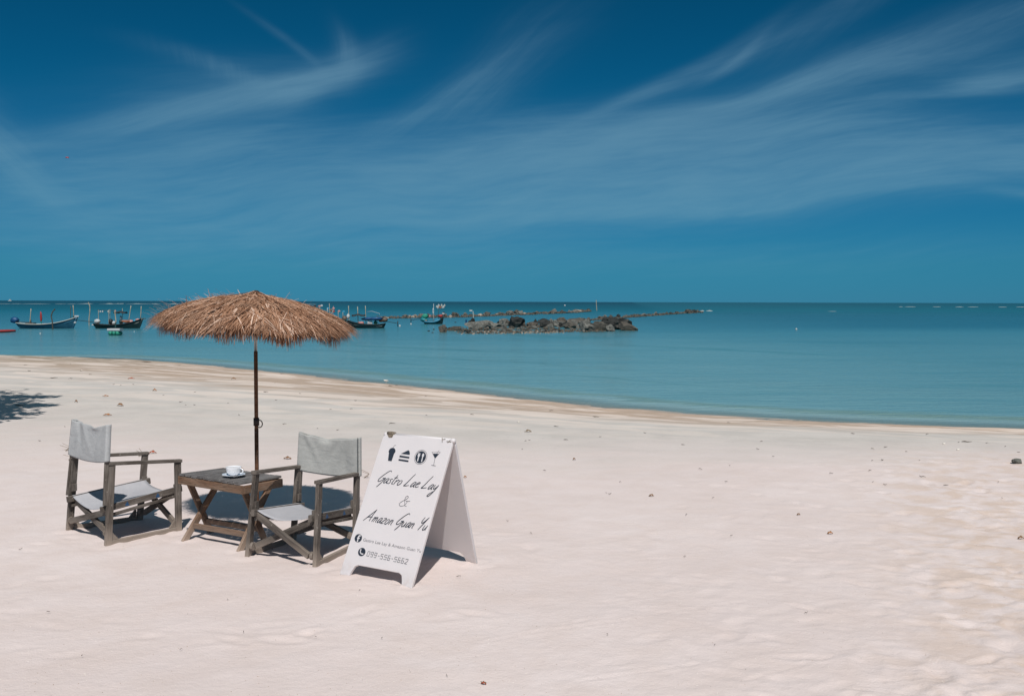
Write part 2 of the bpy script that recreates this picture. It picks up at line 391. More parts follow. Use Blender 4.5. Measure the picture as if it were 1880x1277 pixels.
def make_sand():
    ys = np.concatenate([np.linspace(-60, 2, 14)[:-1], 3.4 * np.exp(np.linspace(-.35, 0, 18)[:-1]), 3.4 * np.exp(np.linspace(0, math.log(46 / 3.4), 640)), np.linspace(47, 125, 26)])
    cs = np.concatenate([-1 - np.geomspace(9, .05, 12), np.linspace(-1, 1, 560), 1 + np.geomspace(.05, 9, 12)])
    Yg, Cg = np.meshgrid(ys, cs, indexing='ij')
    X = Cg * (.60 * np.clip(Yg, 3, 60) + 3.2); Y = Yg
    Z = sand_z(X, Y)
    # footprints and scuffs
    rs = np.random.RandomState(5)
    def dent(cx, cy, ang, a, b, d):
        m = (np.abs(X - cx) < .5) & (np.abs(Y - cy) < .5)
        u = (X[m] - cx) * math.cos(ang) + (Y[m] - cy) * math.sin(ang); v = -(X[m] - cx) * math.sin(ang) + (Y[m] - cy) * math.cos(ang)
        q = (u / a) ** 2 + (v / b) ** 2
        Z[m] += -d * np.exp(-q) + d * .55 * np.exp(-((np.sqrt(q) - 1.5) / .45) ** 2)
    for i in range(300):
        y = 4.3 + 7.5 * rs.rand() ** 1.3; x = (rs.rand() ** .75) * .55 * y + .02 * y
        dent(x, y, rs.rand() * 6.28, .055 + .09 * rs.rand(), .03 + .035 * rs.rand(), (.003 + .007 * rs.rand() ** 2) * min(1.5, max(.15, x / (.30 * y))))
    # sand banked up round the feet, and scuffs where people have walked
    for fx_, fy_ in ((-2.984, 7.286), (-2.621, 7.763), (-3.50, 7.805), (-3.073, 8.149), (-1.653, 7.462), (-1.868, 6.985), (-1.15, 7.248), (-1.33, 6.696), (-1.137, 6.505), (-.628, 6.18), (-.23, 6.796), (-.75, 7.13), (-2.47, 7.50), (-1.96, 7.18)):
        d2 = (X - fx_) ** 2 + (Y - fy_) ** 2; Z += .007 * np.exp(-(np.sqrt(d2) - .075) ** 2 / .0012) - .003 * np.exp(-(np.sqrt(d2) - .15) ** 2 / .0012)
    for i in range(46):
        a = rs.rand() * 6.28; q = .9 + 1.1 * rs.rand(); dent(-2.0 + q * 1.25 * math.cos(a), 6.75 + q * .85 * math.sin(a), rs.rand() * 6.28, .07 + .06 * rs.rand(), .035 + .02 * rs.rand(), .003 + .0055 * rs.rand())
    for (x0, y0, an) in ((-2.9, 4.9, .3), (-1.6, 5.3, 2.9), (.5, 5.0, .5), (1.0, 6.3, 2.4), (2.6, 7.2, 1.9)):
        for k in range(9):
            s = 1 if k % 2 else -1
            x = x0 + math.cos(an) * k * .33 - math.sin(an) * s * .09; y = y0 + math.sin(an) * k * .33 + math.cos(an) * s * .09
            dent(x, y, an, .12, .045, .0032)
    for i in range(14):
        y = 4.4 + 3 * rs.rand(); x = -.2 + rs.rand() * .5 * y; an = rs.uniform(-.3, .6)
        for k in range(8): dent(x + k * .09 * math.cos(an), y + k * .09 * math.sin(an), an, .09, .018, .0030)
    S = shore_s(X, Y)
    nr, nc = X.shape
    idx = np.arange(nr * nc).reshape(nr, nc)
    fa = np.stack([idx[:-1, :-1], idx[:-1, 1:], idx[1:, 1:], idx[1:, :-1]], -1).reshape(-1, 4)
    me = bpy.data.meshes.new('sand_beach')
    me.vertices.add(nr * nc); me.vertices.foreach_set('co', np.stack([X, Y, Z], -1).astype(np.float32).ravel())
    me.loops.add(fa.size); me.loops.foreach_set('vertex_index', fa.ravel().astype(np.int32))
    me.polygons.add(len(fa)); me.polygons.foreach_set('loop_start', np.arange(0, fa.size, 4, dtype=np.int32)); me.polygons.foreach_set('loop_total', np.full(len(fa), 4, dtype=np.int32))
    me.polygons.foreach_set('use_smooth', np.ones(len(fa), bool))
    for nm, arr in (('shore', S), ('band', S / np.interp(X, [-22, -4, 5, 9], [8.8, 5.2, 3.2, 2.6]))):
        a = me.attributes.new(nm, 'FLOAT', 'POINT'); a.data.foreach_set('value', arr.astype(np.float32).ravel())
    me.update(calc_edges=True)
    o = bpy.data.objects.new('sand_beach', me); C.objects.link(o)
    o['kind'] = 'structure'
    return o
def ground(x, y):
    return float(sand_z(np.array([float(x)]), np.array([float(y)]))[0])

def sand_mat():
    m = bpy.data.materials.new('dry_coral_sand'); m.use_nodes = True; m.node_tree.nodes.clear(); n = N(m.node_tree)
    pos = n.n('ShaderNodeNewGeometry').outputs['Position']; px, py, pz = n.sep(pos)
    band = n.n('ShaderNodeAttribute', attribute_name='band').outputs['Fac']
    shore = n.n('ShaderNodeAttribute', attribute_name='shore').outputs['Fac']
    flat = n.comb(px, py, 0)
    big = n.noise(flat, .35, 4, .55); mid = n.noise(flat, 2.6, 5, .6, .3); fine = n.noise(pos, 220, 2, .7)
    col = n.mix(n.rng(big, .35, .65), (.615, .528, .508), (.655, .575, .560))
    col = n.mix(n.rng(mid, .38, .68, 0, .5), col, (.575, .480, .445))
    # warmer, coarser sand to the right
    warm = n.m('MULTIPLY', n.rng(n.m('SUBTRACT', px, n.m('MULTIPLY', py, .33)), -.2, 1.2, 0, 1, True), n.rng(n.noise(flat, 3.2, 5, .6, .5), .44, .60, 0, .8))
    warm = n.m('MULTIPLY', warm, n.rng(py, 9, 14, 1, .15))
    col = n.mix(n.m('MULTIPLY', warm, .75), col, (.53, .40, .31))
    # grains and tiny shell bits
    col = n.mix(n.rng(fine, .62, .76, 0, .35), col, (.30, .22, .18))
    col = n.mix(n.rng(n.noise(pos, 140, 1, .5), .72, .78, 0, .7), col, (.80, .76, .72))
    # tide zones, bent by noise along the shore
    zo = n.noise(n.comb(n.m('MULTIPLY', px, .35), n.m('MULTIPLY', py, 1.2)), .9, 5, .6, .4)
    b = n.m('ADD', band, n.m('MULTIPLY', n.m('SUBTRACT', zo, .5), .9))
    damp = n.mix(n.rng(n.noise(flat, 1.3, 4, .6), .4, .6), (.440, .418, .388), (.510, .482, .450))
    col = n.mix(n.rng(b, 1.5, 2.6, .85, 0, True), col, damp)
    tan = n.mix(n.rng(n.noise(n.comb(px, n.m('MULTIPLY', py, 2.5)), 2.4, 5, .65), .35, .65), (.345, .265, .205), (.465, .355, .280))
    col = n.mix(n.rng(b, .75, 1.35, .95, 0, True), col, tan)
    wetl = n.m('MULTIPLY', n.rng(px, -17, -9, .85, 0, True), n.rng(b, .5, 1.1, 1, 0, True))
    col = n.mix(wetl, col, (.25, .215, .165))
    lens = n.noise(n.comb(n.m('MULTIPLY', px, .55), n.m('ADD', n.m('MULTIPLY', py, 1.9), n.m('MULTIPLY', px, .75))), .75, 4, .5, .7)
    lensm = n.m('MULTIPLY', n.rng(lens, .50, .57, 0, .70, True), n.m('MULTIPLY', n.rng(band, .0, .25, 0, 1), n.rng(band, 1.2, 1.9, 1, 0)))
    col = n.mix(lensm, col, (.665, .575, .515))
    # wet edge and sea bed
    col = n.mix(n.rng(shore, -.10, .40, .8, 0), col, (.33, .28, .225))
    bed = n.mix(n.rng(n.noise(flat, .8, 4, .6), .4, .6), (.56, .55, .47), (.64, .62, .54))
    col = n.mix(n.rng(shore, -.9, -.1, 1, 0), col, bed)
    # dark specks of weed along the tide line
    weed = n.m('MULTIPLY', n.rng(n.noise(n.comb(n.m('MULTIPLY', px, 2), n.m('MULTIPLY', py, 7)), 3.2, 4, .7), .64, .70), n.rng(n.m('ABSOLUTE', n.m('SUBTRACT', b, 1.7)), 0, .55, .75, 0))
    col = n.mix(weed, col, (.13, .11, .09))
    bs = n.n('ShaderNodeBsdfPrincipled'); n.put(bs.inputs['Base Color'], col)
    n.put(bs.inputs['Roughness'], n.rng(shore, -.1, .7, .35, .95)); bs.inputs['Specular IOR Level'].default_value = .18
    h = n.m('ADD', n.m('MULTIPLY', n.noise(flat, 18, 5, .68), 1.2), n.m('MULTIPLY', n.noise(flat, 110, 3, .6), .35))
    amt = n.rng(py, 5, 26, 1, .25)
    bm_ = n.n('ShaderNodeBump'); bm_.inputs['Distance'].default_value = .012; n.put(bm_.inputs['Strength'], n.m('MULTIPLY', amt, .55)); n.put(bm_.inputs['Height'], h)
    n.L.new(bm_.outputs[0], bs.inputs['Normal'])
    o = n.n('ShaderNodeOutputMaterial'); n.L.new(bs.outputs[0], o.inputs[0]); return m
sand = make_sand(); sand.data.materials.append(sand_mat())

# ------------------------------------------------------------------ water
def make_water():
    ys = np.concatenate([np.linspace(-30, 11, 10)[:-1], 11 * np.exp(np.linspace(0, math.log(110 / 11), 620)), 112 * np.exp(np.linspace(0, math.log(40000 / 112), 90))])
    cs = np.concatenate([-1 - np.geomspace(9, .1, 8), np.linspace(-1, 1, 240), 1 + np.geomspace(.1, 9, 8)])
    Yg, Cg = np.meshgrid(ys, cs, indexing='ij')
    X = Cg * (.62 * np.clip(Yg, 6, 1e9) + 6); Y = Yg
    S = np.where(np.abs(X) < 400, 0, 0) + shore_s(X, Y); off = -S
    wob = .7 * fbm(X, Y, .09, 3, 51)
    Z = np.full(X.shape, WZ)
    # low swells rolling in parallel with the beach
    for c, wd, am in ((2.1, .32, .018), (5.4, .8, .030), (9.0, 1.0, .045), (14.5, 1.4, .040), (22, 2.0, .04), (33, 2.6, .05)):
        mod = np.clip(.55 + 1.6 * fbm(X + c * 9, Y, .05, 2, 60 + int(c)), .0, 1.3)
        Z = Z + am * mod * np.exp(-((off - c - wob * (1 + c * .08)) / wd) ** 2)
    Z = Z + np.clip(off / 3, 0, 1) * np.clip(1 - Y / 160, 0, 1) * .012 * fbm(X * .6, Y * 1.6, .9, 3, 77)
    nr, nc = X.shape; idx = np.arange(nr * nc).reshape(nr, nc)
    keep = (off > -1.2)
    fa = np.stack([idx[:-1, :-1], idx[:-1, 1:], idx[1:, 1:], idx[1:, :-1]], -1).reshape(-1, 4)
    fa = fa[keep.ravel()[fa].any(1)]
    me = bpy.data.meshes.new('sea_water')
    me.vertices.add(nr * nc); me.vertices.foreach_set('co', np.stack([X, Y, Z], -1).astype(np.float32).ravel())
    me.loops.add(fa.size); me.loops.foreach_set('vertex_index', fa.ravel().astype(np.int32))
    me.polygons.add(len(fa)); me.polygons.foreach_set('loop_start', np.arange(0, fa.size, 4, dtype=np.int32)); me.polygons.foreach_set('loop_total', np.full(len(fa), 4, dtype=np.int32))
    me.polygons.foreach_set('use_smooth', np.ones(len(fa), bool))
    a = me.attributes.new('offshore', 'FLOAT', 'POINT'); a.data.foreach_set('value', off.astype(np.float32).ravel())
    me.update(calc_edges=True)
    o = bpy.data.objects.new('sea_water', me); C.objects.link(o); o['kind'] = 'structure'; return o
def water_mat():
    m = bpy.data.materials.new('shallow_sea'); m.use_nodes = True; m.node_tree.nodes.clear(); n = N(m.node_tree)
    pos = n.n('ShaderNodeNewGeometry').outputs['Position']; px, py, pz = n.sep(pos)
    off = n.n('ShaderNodeAttribute', attribute_name='offshore').outputs['Fac']
    # depth of the sea grows in uneven steps away from the beach: pale lagoon, reef flat, deep water
    lg = n.m('LOGARITHM', n.m('MAXIMUM', n.m('ADD', py, n.m('MULTIPLY', px, -.18)), 1.0), 10.0)
    pat = n.noise(n.comb(n.m('DIVIDE', px, n.m('ADD', 30, n.m('MULTIPLY', py, .35))), n.m('MULTIPLY', lg, 9.0)), 2.0, 4, .55, .3)
    lgn = n.m('ADD', lg, n.m('MULTIPLY', n.m('SUBTRACT', pat, .5), .16))
    body = n.ramp(n.m('DIVIDE', lgn, 5.0), [(.24, (.175, .325, .350)), (.33, (.122, .275, .310)), (.385, (.045, .180, .225)), (.42, (.022, .125, .168)), (.47, (.002, .098, .140)), (.54, (.001, .058, .088)), (.62, (.0008, .032, .052)), (.9, (.0006, .022, .036))])
    right = n.m('MULTIPLY', n.rng(n.m('SUBTRACT', px, n.m('MULTIPLY', py, .10)), -6, 30, 0, 1, True), n.m('MULTIPLY', n.rng(lg, 1.84, 1.97, 0, 1, True), n.rng(lg, 2.25, 2.45, 1, 0, True)))
    body = n.mix(n.m('MULTIPLY', right, .85), body, (.003, .060, .100))
    patch2 = n.noise(n.comb(n.m('MULTIPLY', px, .03), n.m('MULTIPLY', py, .10)), 1.0, 3, .5)
    body = n.mix(n.m('MULTIPLY', n.rng(patch2, .5, .68, 0, .30), n.rng(py, 25, 45)), body, (.03, .13, .17))
    rightd = n.rng(n.m('SUBTRACT', px, n.m('MULTIPLY', py, .12)), 0, 14, 0, .34, True)
    body = n.mix(rightd, body, (.020, .135, .180))
    strk = n.noise(n.comb(n.m('MULTIPLY', px, .10), n.m('MULTIPLY', py, .85)), 1.2, 5, .62, .2)
    body = n.mix(n.rng(strk, .48, .72, 0, .38), body, (.035, .170, .205))
    body = n.mix(n.m('MULTIPLY', n.rng(strk, .46, .30, 0, .30), n.rng(py, 60, 25)), body, (.19, .36, .37))
    body = n.mix(n.rng(off, .2, 3.2, .75, 0, True), body, (.330, .440, .430))
    body = n.mix(n.m('MULTIPLY', n.rng(n.m('ABSOLUTE', n.m('SUBTRACT', off, n.m('ADD', 1.9, n.m('MULTIPLY', n.m('SUBTRACT', strk, .5), 2.2)))), 0, .75, .75, 0, True), 1.0), body, (.150, .235, .185))
    for c_, wd_ in ((6.2, .45), (9.6, .7), (15.0, 1.0), (23, 1.5), (34, 2.2)):
        wb = n.m('ADD', c_, n.m('MULTIPLY', n.m('SUBTRACT', n.noise(n.comb(n.m('MULTIPLY', px, .07), n.m('MULTIPLY', py, .07), c_), 1.0, 3, .5), .5), c_ * .55))
        ln_ = n.rng(n.m('ABSOLUTE', n.m('SUBTRACT', off, wb)), 0, wd_, 1, 0, True)
        pr_ = n.rng(n.noise(n.comb(n.m('MULTIPLY', px, .13), n.m('MULTIPLY', py, .05), c_ + 3), 1.0, 2, .5), .46, .62, 0, .50)
        body = n.mix(n.m('MULTIPLY', ln_, pr_), body, (.035, .150, .150))
    # wind ripples
    nearf = n.rng(py, 15, 160, 1, .35)
    r1 = n.noise(n.comb(n.m('MULTIPLY', px, .8), n.m('MULTIPLY', py, 2.6)), 1.5, 5, .62, .2)
    r2 = n.noise(n.comb(n.m('MULTIPLY', px, 3.0), n.m('MULTIPLY', py, 8.0)), 1.6, 4, .6, .2)
    bp = n.n('ShaderNodeBump'); bp.inputs['Distance'].default_value = .10; n.put(bp.inputs['Height'], n.m('ADD', r1, n.m('MULTIPLY', r2, .30))); n.put(bp.inputs['Strength'], n.m('MULTIPLY', nearf, .8))
    b = n.n('ShaderNodeBsdfPrincipled'); n.put(b.inputs['Base Color'], body); b.inputs['Roughness'].default_value = .16
    n.put(b.inputs['Roughness'], n.rng(py, 20, 300, .12, .34)); b.inputs['IOR'].default_value = 1.333
    n.put(b.inputs['Specular IOR Level'], n.rng(py, 25, 120, .45, .10)); n.L.new(bp.outputs[0], b.inputs['Normal'])
    # the first metres are clear enough to show the sand below
    tr = n.n('ShaderNodeBsdfTransparent'); n.put(tr.inputs[0], n.mix(n.rng(off, 0, 2.5), (.97, .99, .98), (.84, .95, .93)))
    gl = n.n('ShaderNodeBsdfGlossy'); gl.inputs['Roughness'].default_value = .08; n.L.new(bp.outputs[0], gl.inputs['Normal'])
    fr = n.n('ShaderNodeFresnel'); fr.inputs[0].default_value = 1.333; n.L.new(bp.outputs[0], fr.inputs[1])
    clear = n.n('ShaderNodeMixShader'); n.L.new(fr.outputs[0], clear.inputs[0]); n.L.new(tr.outputs[0], clear.inputs[1]); n.L.new(gl.outputs[0], clear.inputs[2])
    mx = n.n('ShaderNodeMixShader')
    n.put(mx.inputs[0], n.rng(off, -.15, 1.5, .12, 1.0, True)); n.L.new(clear.outputs[0], mx.inputs[1]); n.L.new(b.outputs[0], mx.inputs[2])
    o = n.n('ShaderNodeOutputMaterial'); n.L.new(mx.outputs[0], o.inputs[0]); return m
water = make_water(); water.data.materials.append(water_mat())

# ------------------------------------------------------------------ folding armchairs
def make_chair(K, label, seat_z, marks, cloth, variant):
    K = {k: Vector(v) for k, v in K.items()}
    base = (K['RRf'] + K['RFf'] + K['LRf'] + K['LFf']) / 4
    base.z = 0
    t = empty('folding_armchair', base, label, 'chair', 'weathered folding armchairs beside the small table')
    W = M['chairwood']
    fw = ((K['RFf'] + K['LFf']) / 2 - (K['RRf'] + K['LRf']) / 2); fw.z = 0; fw.normalize()
    right = Vector((fw.y, -fw.x, 0))
    up = Vector((0, 0, 1))
    rails = {}
    for S, sg in (('R', 1), ('L', -1)):
        ff, rf, fa, ra, bt = K[S + 'Ff'], K[S + 'Rf'], K[S + 'Fa'], K[S + 'Ra'], K[S + 'Rb']
        gf, gr = ground(ff.x, ff.y), ground(rf.x, rf.y)
        f0 = ff.copy(); f0.z = min(ff.z, gf - .012); r0 = rf.copy(); r0.z = min(rf.z, gr - .012)
        # posts: wide side faces along the side frame
        beam('front_post', f0, fa - up * .012, .030, .048, W, t, fw)
        beam('rear_post', r0, ra - up * .012, .030, .050, W, t, fw)
        beam('armrest', ra - fw * .03, fa + fw * .027, .046, .024, W, t, up)
        g0 = rf.copy(); g0.z = gr + .014; g1 = ff.copy(); g1.z = gf + .014
        ax = (g1 - g0).normalized()
        beam('bottom_rail', g0 + ax * .026 + right * sg * .001, g1 - ax * .026 + right * sg * .001, .026, .040, W, t, up)
        for e, d in ((g0, ax), (g1, -ax)):           # corner gussets where rail and post meet
            p = e + d * .028 + up * .022 - right * sg * .010
            poly = [p, p + d * .055, p + d * .012 + up * .05, p + up * .055]
            gs = mesh('gusset', prism(poly, right * sg * .018), W, t)
            c = p + d * .018 + up * .018
            mesh('bolt', lathe([(.0055, -.003), (.0055, .003)], (0, 0, 0), 8, True), M['bolt'], t, loc=c + right * .004 * sg)
        # back post: its own board behind the rear post, leaning a little
        lo = r0 + (ra - r0) * .50 - fw * .034 - right * sg * .006
        top = bt - right * sg * .006 - up * .012
        beam('back_post', lo, top, .024, .028, W, t, fw)
        rails[S + 'post'] = (lo, top)
        # blocks that hold the folding joints
        for q, z in ((f0, .62), (r0, .60)):
            a = (q + ((fa if q is f0 else ra) - q) * z) - right * sg * .027
            beam('joint_block', a - up * .028 - fw * .0, a + up * .028, .022, .042, W, t, fw)
        # seat rail on the inner side of the posts
        s0 = r0 + (ra - r0) * ((seat_z - .02) / (ra.z - r0.z)) - right * sg * .034 - fw * .05
        s1 = f0 + (fa - f0) * ((seat_z + .045) / (fa.z - f0.z)) - right * sg * .034 + fw * .045
        rails[S] = (s0, s1)
        beam('seat_rail', s0, s1, .028, .046, W, t, up)
        beam('lower_rail', s0 - up * .052 + fw * .035 + right * sg * .003, s1 - up * .052 - fw * .035 + right * sg * .003, .022, .022, W, t, up)
        rp = r0 + (ra - r0) * .16 - right * sg * .030; fp = f0 + (fa - f0) * .14 - right * sg * .030
        rails[S + 'lo'] = (rp, fp)
        for q in (rp, fp):
            v, f = lathe([(.028, -.011), (.030, 0), (.028, .011)], (0, 0, 0), 10, True)
            Mx = Matrix(frame(right)).transposed().to_4x4()
            mesh('pivot_block', ([q + (Mx @ Matrix.Rotation(math.pi / 2, 4, 'Y') @ p) for p in v], f), W, t)
        if marks:
            if sg == marks:
                for k in (.30, .68):
                    a = s0 + (s1 - s0) * k + right * sg * .0146 - up * .016
                    mesh('painted_mark', prism([a - fw * .020, a + fw * .020, a + up * .034 + fw * .003], right * sg * .0008), M['bluepaint'], t)
    # crossed braces at the front and the rear
    for i, off in ((0, 1), (1, -1)):
        sR, sL = rails['R'][i], rails['L'][i]; lR, lL = rails['Rlo'][i], rails['Llo'][i]
        o1 = fw * (.013 if i else -.013); inn = -fw * (.06 if i else -.06)
        beam('cross_brace', sR + inn - up * .02 + o1, lL + o1 + right * .02, .024, .046, W, t, fw.cross(right) + right * .0)
        beam('cross_brace', sL + inn - up * .02 - o1, lR - o1 - right * .02, .024, .046, W, t, up)
        mid = (sR + inn + lL + sL + inn + lR) / 4
        mesh('bolt', lathe([(.006, -.004), (.006, .004)], (0, 0, 0), 8, True), M['bolt'], t, loc=mid + fw * (.03 if i else -.03))
    # seat: one piece of canvas slung between the rails
    nu, nv = 26, 18; V = []; Fc = []
    for j in range(nv + 1):
        b = j / nv
        pr = rails['R'][0].lerp(rails['R'][1], .06 + .88 * b); pl = rails['L'][0].lerp(rails['L'][1], .06 + .88 * b)
        for i in range(nu + 1):
            a = i / nu
            p = pl.lerp(pr, a) + up * (.026 - .062 * (4 * a * (1 - a)) ** .8 * (1 - .25 * math.sin(b * 3.1)))
            p += up * (.004 * math.sin(a * 9 + b * 4 + variant) * a * (1 - a) * 4)
            V.append(p)
    for j in range(nv):
        for i in range(nu): a = j * (nu + 1) + i; Fc.append((a, a + 1, a + nu + 2, a + nu + 1))
    o = mesh('seat', (V, Fc), M['cloth_seat'], t, True)
    md = o.modifiers.new('thick', 'SOLIDIFY'); md.thickness = .003
    # backrest: a canvas sleeve pulled over the two back posts
    tR, tL = K['RRb'], K['LRb']
    nu, nv = 40, 26; V = []; Fc = []
    dR = (rails['Rpost'][1] - rails['Rpost'][0]).normalized(); dL = (rails['Lpost'][1] - rails['Lpost'][0]).normalized()
    tR, tL = rails['Rpost'][1] + up * .012, rails['Lpost'][1] + up * .012
    hgt = .285 if variant else .275
    for j in range(nv + 1):
        b = j / nv
        for i in range(nu + 1):
            a = i / nu
            mid = 4 * a * (1 - a)
            sag = .036 * mid ** .75 * (1 - b) ** 1.5 + .030 * mid ** .7 * b     # top edge hangs, hem bellies down
            ctr = math.exp(-((a - (.56 if variant else .68)) / .12) ** 2) * math.exp(-(b / .12) ** 2)
            p = (tL + up * .006 - dL * hgt * b).lerp(tR + up * .006 - dR * hgt * b, a)
            p += right * ((a - .5) * .034)
            p -= up * (sag * .8 + .016 * ctr)
            belly = -.030 * mid ** .6 * (.5 + .5 * math.sin(b * 2.4)) - .020 * ctr
            fold = .006 * math.exp(-((a - .16 - .55 * b * .5) / .05) ** 2) * (1 - b) + .006 * math.exp(-((a - .88 + .3 * b) / .04) ** 2) * (1 - b) - .005 * math.exp(-((a - .30 - .4 * b) / .06) ** 2) * (1 - b)
            edge = .024 * (1 - min(1, min(a, 1 - a) / .075)) ** 1.5
            p += fw * (belly * min(1, min(a, 1 - a) / .22) ** 1.3 + fold * 1.6 + .019)
            V.append(p)
    for j in range(nv):
        for i in range(nu): a = j * (nu + 1) + i; Fc.append((a, a + 1, a + nu + 2, a + nu + 1))
    # a second layer runs behind the posts; the two join round the outside of each post
    nb0 = len(V)
    for j in range(nv + 1):
        for i in range(nu + 1):
            a = i / nu; q = V[j * (nu + 1) + i]; mid = min(1, min(a, 1 - a) / .30); mid = mid * mid * (3 - 2 * mid)
            V.append(q - fw * (.041 - .027 * mid) + up * (.007 * mid * (1 - j / nv)))
    for j in range(nv):
        for i in range(nu): a = nb0 + j * (nu + 1) + i; Fc.append((a, a + nu + 1, a + nu + 2, a + 1))
    for e, sgn in ((0, -1), (nu, 1)):
        st = len(V)
        for j in range(nv + 1):
            q = V[j * (nu + 1) + e]
            for k in range(1, 6):
                an = k / 6 * math.pi
                V.append(q + right * sgn * (.011 * math.sin(an)) - fw * (.0205 * (1 - math.cos(an))))
        idx = lambda j, k: j * (nu + 1) + e if k == 0 else (nb0 + j * (nu + 1) + e if k == 6 else st + j * 5 + k - 1)
        for j in range(nv):
            for k in range(6): Fc.append((idx(j, k), idx(j, k + 1), idx(j + 1, k + 1), idx(j + 1, k)))
    o = mesh('backrest', (V, Fc), cloth, t, True)
    md = o.modifiers.new('thick', 'SOLIDIFY'); md.thickness = .0025
    hem = [V[nv * (nu + 1) + i] + fw * .003 + up * .012 for i in range(1, nu)]
    mesh('hem_seam', tube(hem, .0016, 4), cloth, o, True)
    return t, rails, fw, right
CL = {'RRf': (-2.984, 7.286, 0.0), 'RFf': (-2.621, 7.763, -0.003), 'RRa': (-2.977, 7.361, 0.593), 'RFa': (-2.63, 7.787, 0.542), 'RRb': (-2.995, 7.358, 0.878), 'LRf': (-3.500, 7.805, 0.0), 'LFf': (-3.073, 8.149, -0.011), 'LRa': (-3.421, 7.747, 0.581), 'LFa': (-3.029, 8.173, 0.542), 'LRb': (-3.411, 7.744, 0.868)}
CR = {'RRf': (-1.653, 7.462, -0.006), 'RFf': (-1.868, 6.985, 0.0), 'RRa': (-1.618, 7.489, 0.547), 'RFa': (-1.8, 6.962, 0.599), 'RRb': (-1.59, 7.502, 0.806), 'LRf': (-1.150, 7.248, 0.0), 'LFf': (-1.330, 6.696, 0.0), 'LRa': (-1.146, 7.317, 0.524), 'LFa': (-1.322, 6.79, 0.562), 'LRb': (-1.139, 7.331, 0.789)}
make_chair(CL, 'wooden folding armchair with pale grey canvas left of the table, back to the camera', .29, 1, M['cloth_back2'], 0)
chr_, rl, fwR, rtR = make_chair(CR, 'wooden folding armchair facing the camera between the table and the white board', .29, -1, M['cloth_back'], 1)
# a loose string hangs from the front brace of the right chair
s0 = PD(490, 955, 7.02)
mesh('loose_string', tube([s0, s0 + Vector((.002, 0, -.05)), s0 + Vector((-.001, .0, -.11)), s0 + Vector((.002, 0, -.135)), s0 + Vector((.012, 0, -.142))], .0022, 5), M['string'], chr_)

# ------------------------------------------------------------------ slatted table
def make_table():
    top = {'L': PD(329, 872, 7.50), 'N': PD(446, 889, 7.06), 'R': PD(517, 877, 7.36), 'B': PD(404.5, 864, 7.80)}
    for k in top: top[k].z = .5 * top[k].z + .5 * .484
    base = sum(top.values(), Vector()) / 4; base.z = 0
    t = empty('folding_table', base, 'small square folding table of grey slats with crossed legs, between the two armchairs', 'table')
    L, Nn, Rr, B = top['L'], top['N'], top['R'], top['B']
    up = Vector((0, 0, 1)); W = M['tablewood']
    e1 = (Nn - L).normalized(); e2 = (B - L).normalized()
    hz = up * .036
    # apron boards round the top
    beam('apron', L - hz + e1 * .0, Nn - hz, .022, .060, W, t, up)
    beam('apron', Nn - hz + e2 * .012, Rr - hz - e2 * .012, .022, .058, W, t, up)
    beam('apron', B - hz, Rr - hz, .022, .060, W, t, up)
    beam('apron', L - hz + e2 * .012, B - hz - e2 * .012, .022, .058, W, t, up)
    n = 10
    for i in range(n):
        a = (i + .5) / n
        p = L.lerp(Nn, .018 + .964 * a); q = B.lerp(Rr, .018 + .964 * a)
        dz = up * (.0025 + .0018 * math.sin(i * 2.3))
        beam('slat', p - e2 * .012 + up * .004 + dz, q + e2 * .012 + up * .004 + dz, (Nn - L).length / n - .0125, .016, M['slatwood'], t, up, .0025)
    # crossed legs
    ft = {'nl': P(337, 992), 'nr': P(439, 1011), 'fl': P(388, 975), 'fr': P(487, 990)}
    for k in ft: ft[k].z = ground(ft[k].x, ft[k].y) - .01
    s = .92
    tl_n = L.lerp(B, .14) + e1 * .05 - up * .055; tl_f = L.lerp(B, .86) + e1 * .075 - up * .055
    tr_n = Nn.lerp(Rr, .14) - e1 * .05 - up * .055; tr_f = Nn.lerp(Rr, .86) - e1 * .075 - up * .055
    lg = []
    for a, b in ((tl_n, ft['fl']), (tl_f, ft['nl']), (tr_n, ft['fr']), (tr_f, ft['nr'])):
        lg.append(beam('leg', a + (a - b) * .03, b, .026, .046, W, t, e2))
    q1 = tl_f.lerp(ft['nl'], .74); q2 = tr_f.lerp(ft['nr'], .74)
    beam('stretcher', q1 + (q2 - q1) * .02, q2 - (q2 - q1) * .02, .024, .040, W, t, up)
    q1 = tl_n.lerp(ft['fl'], .74); q2 = tr_n.lerp(ft['fr'], .74)
    beam('stretcher', q1 + (q2 - q1) * .02, q2 - (q2 - q1) * .02, .024, .040, W, t, up)
    for a, b, c, d in ((tl_n, ft['fl'], tl_f, ft['nl']), (tr_n, ft['fr'], tr_f, ft['nr'])):
        m_ = (a + b + c + d) / 4
        mesh('bolt', tube([m_ - e1 * .03, m_ + e1 * .03], .006, 8), M['bolt'], t)
    return t, top
tbl, ttop = make_table()
tz = .484 + .008
cp = P(429, 877, tz); cp.z = max(v.z for v in ttop.values()) + .0165
sc_ = empty('saucer', cp, 'round white saucer under the coffee cup on the slatted table', 'saucer')
mesh('plate', lathe([(.001, .004), (.030, .004), (.050, .007), (.082, .015), (.085, .017), (.083, .018), (.055, .012), (.032, .009), (.001, .009)], cp, 36), M['ceramic'], sc_, True)
mesh('foot_ring', lathe([(.032, .004), (.034, .0), (.037, .0), (.038, .005)], cp, 36), M['ceramic'], sc_, True)
cc = cp + Vector((0, 0, .010))
cup = empty('coffee_cup', cc, 'white ceramic coffee cup with a round handle, on its saucer', 'cup')
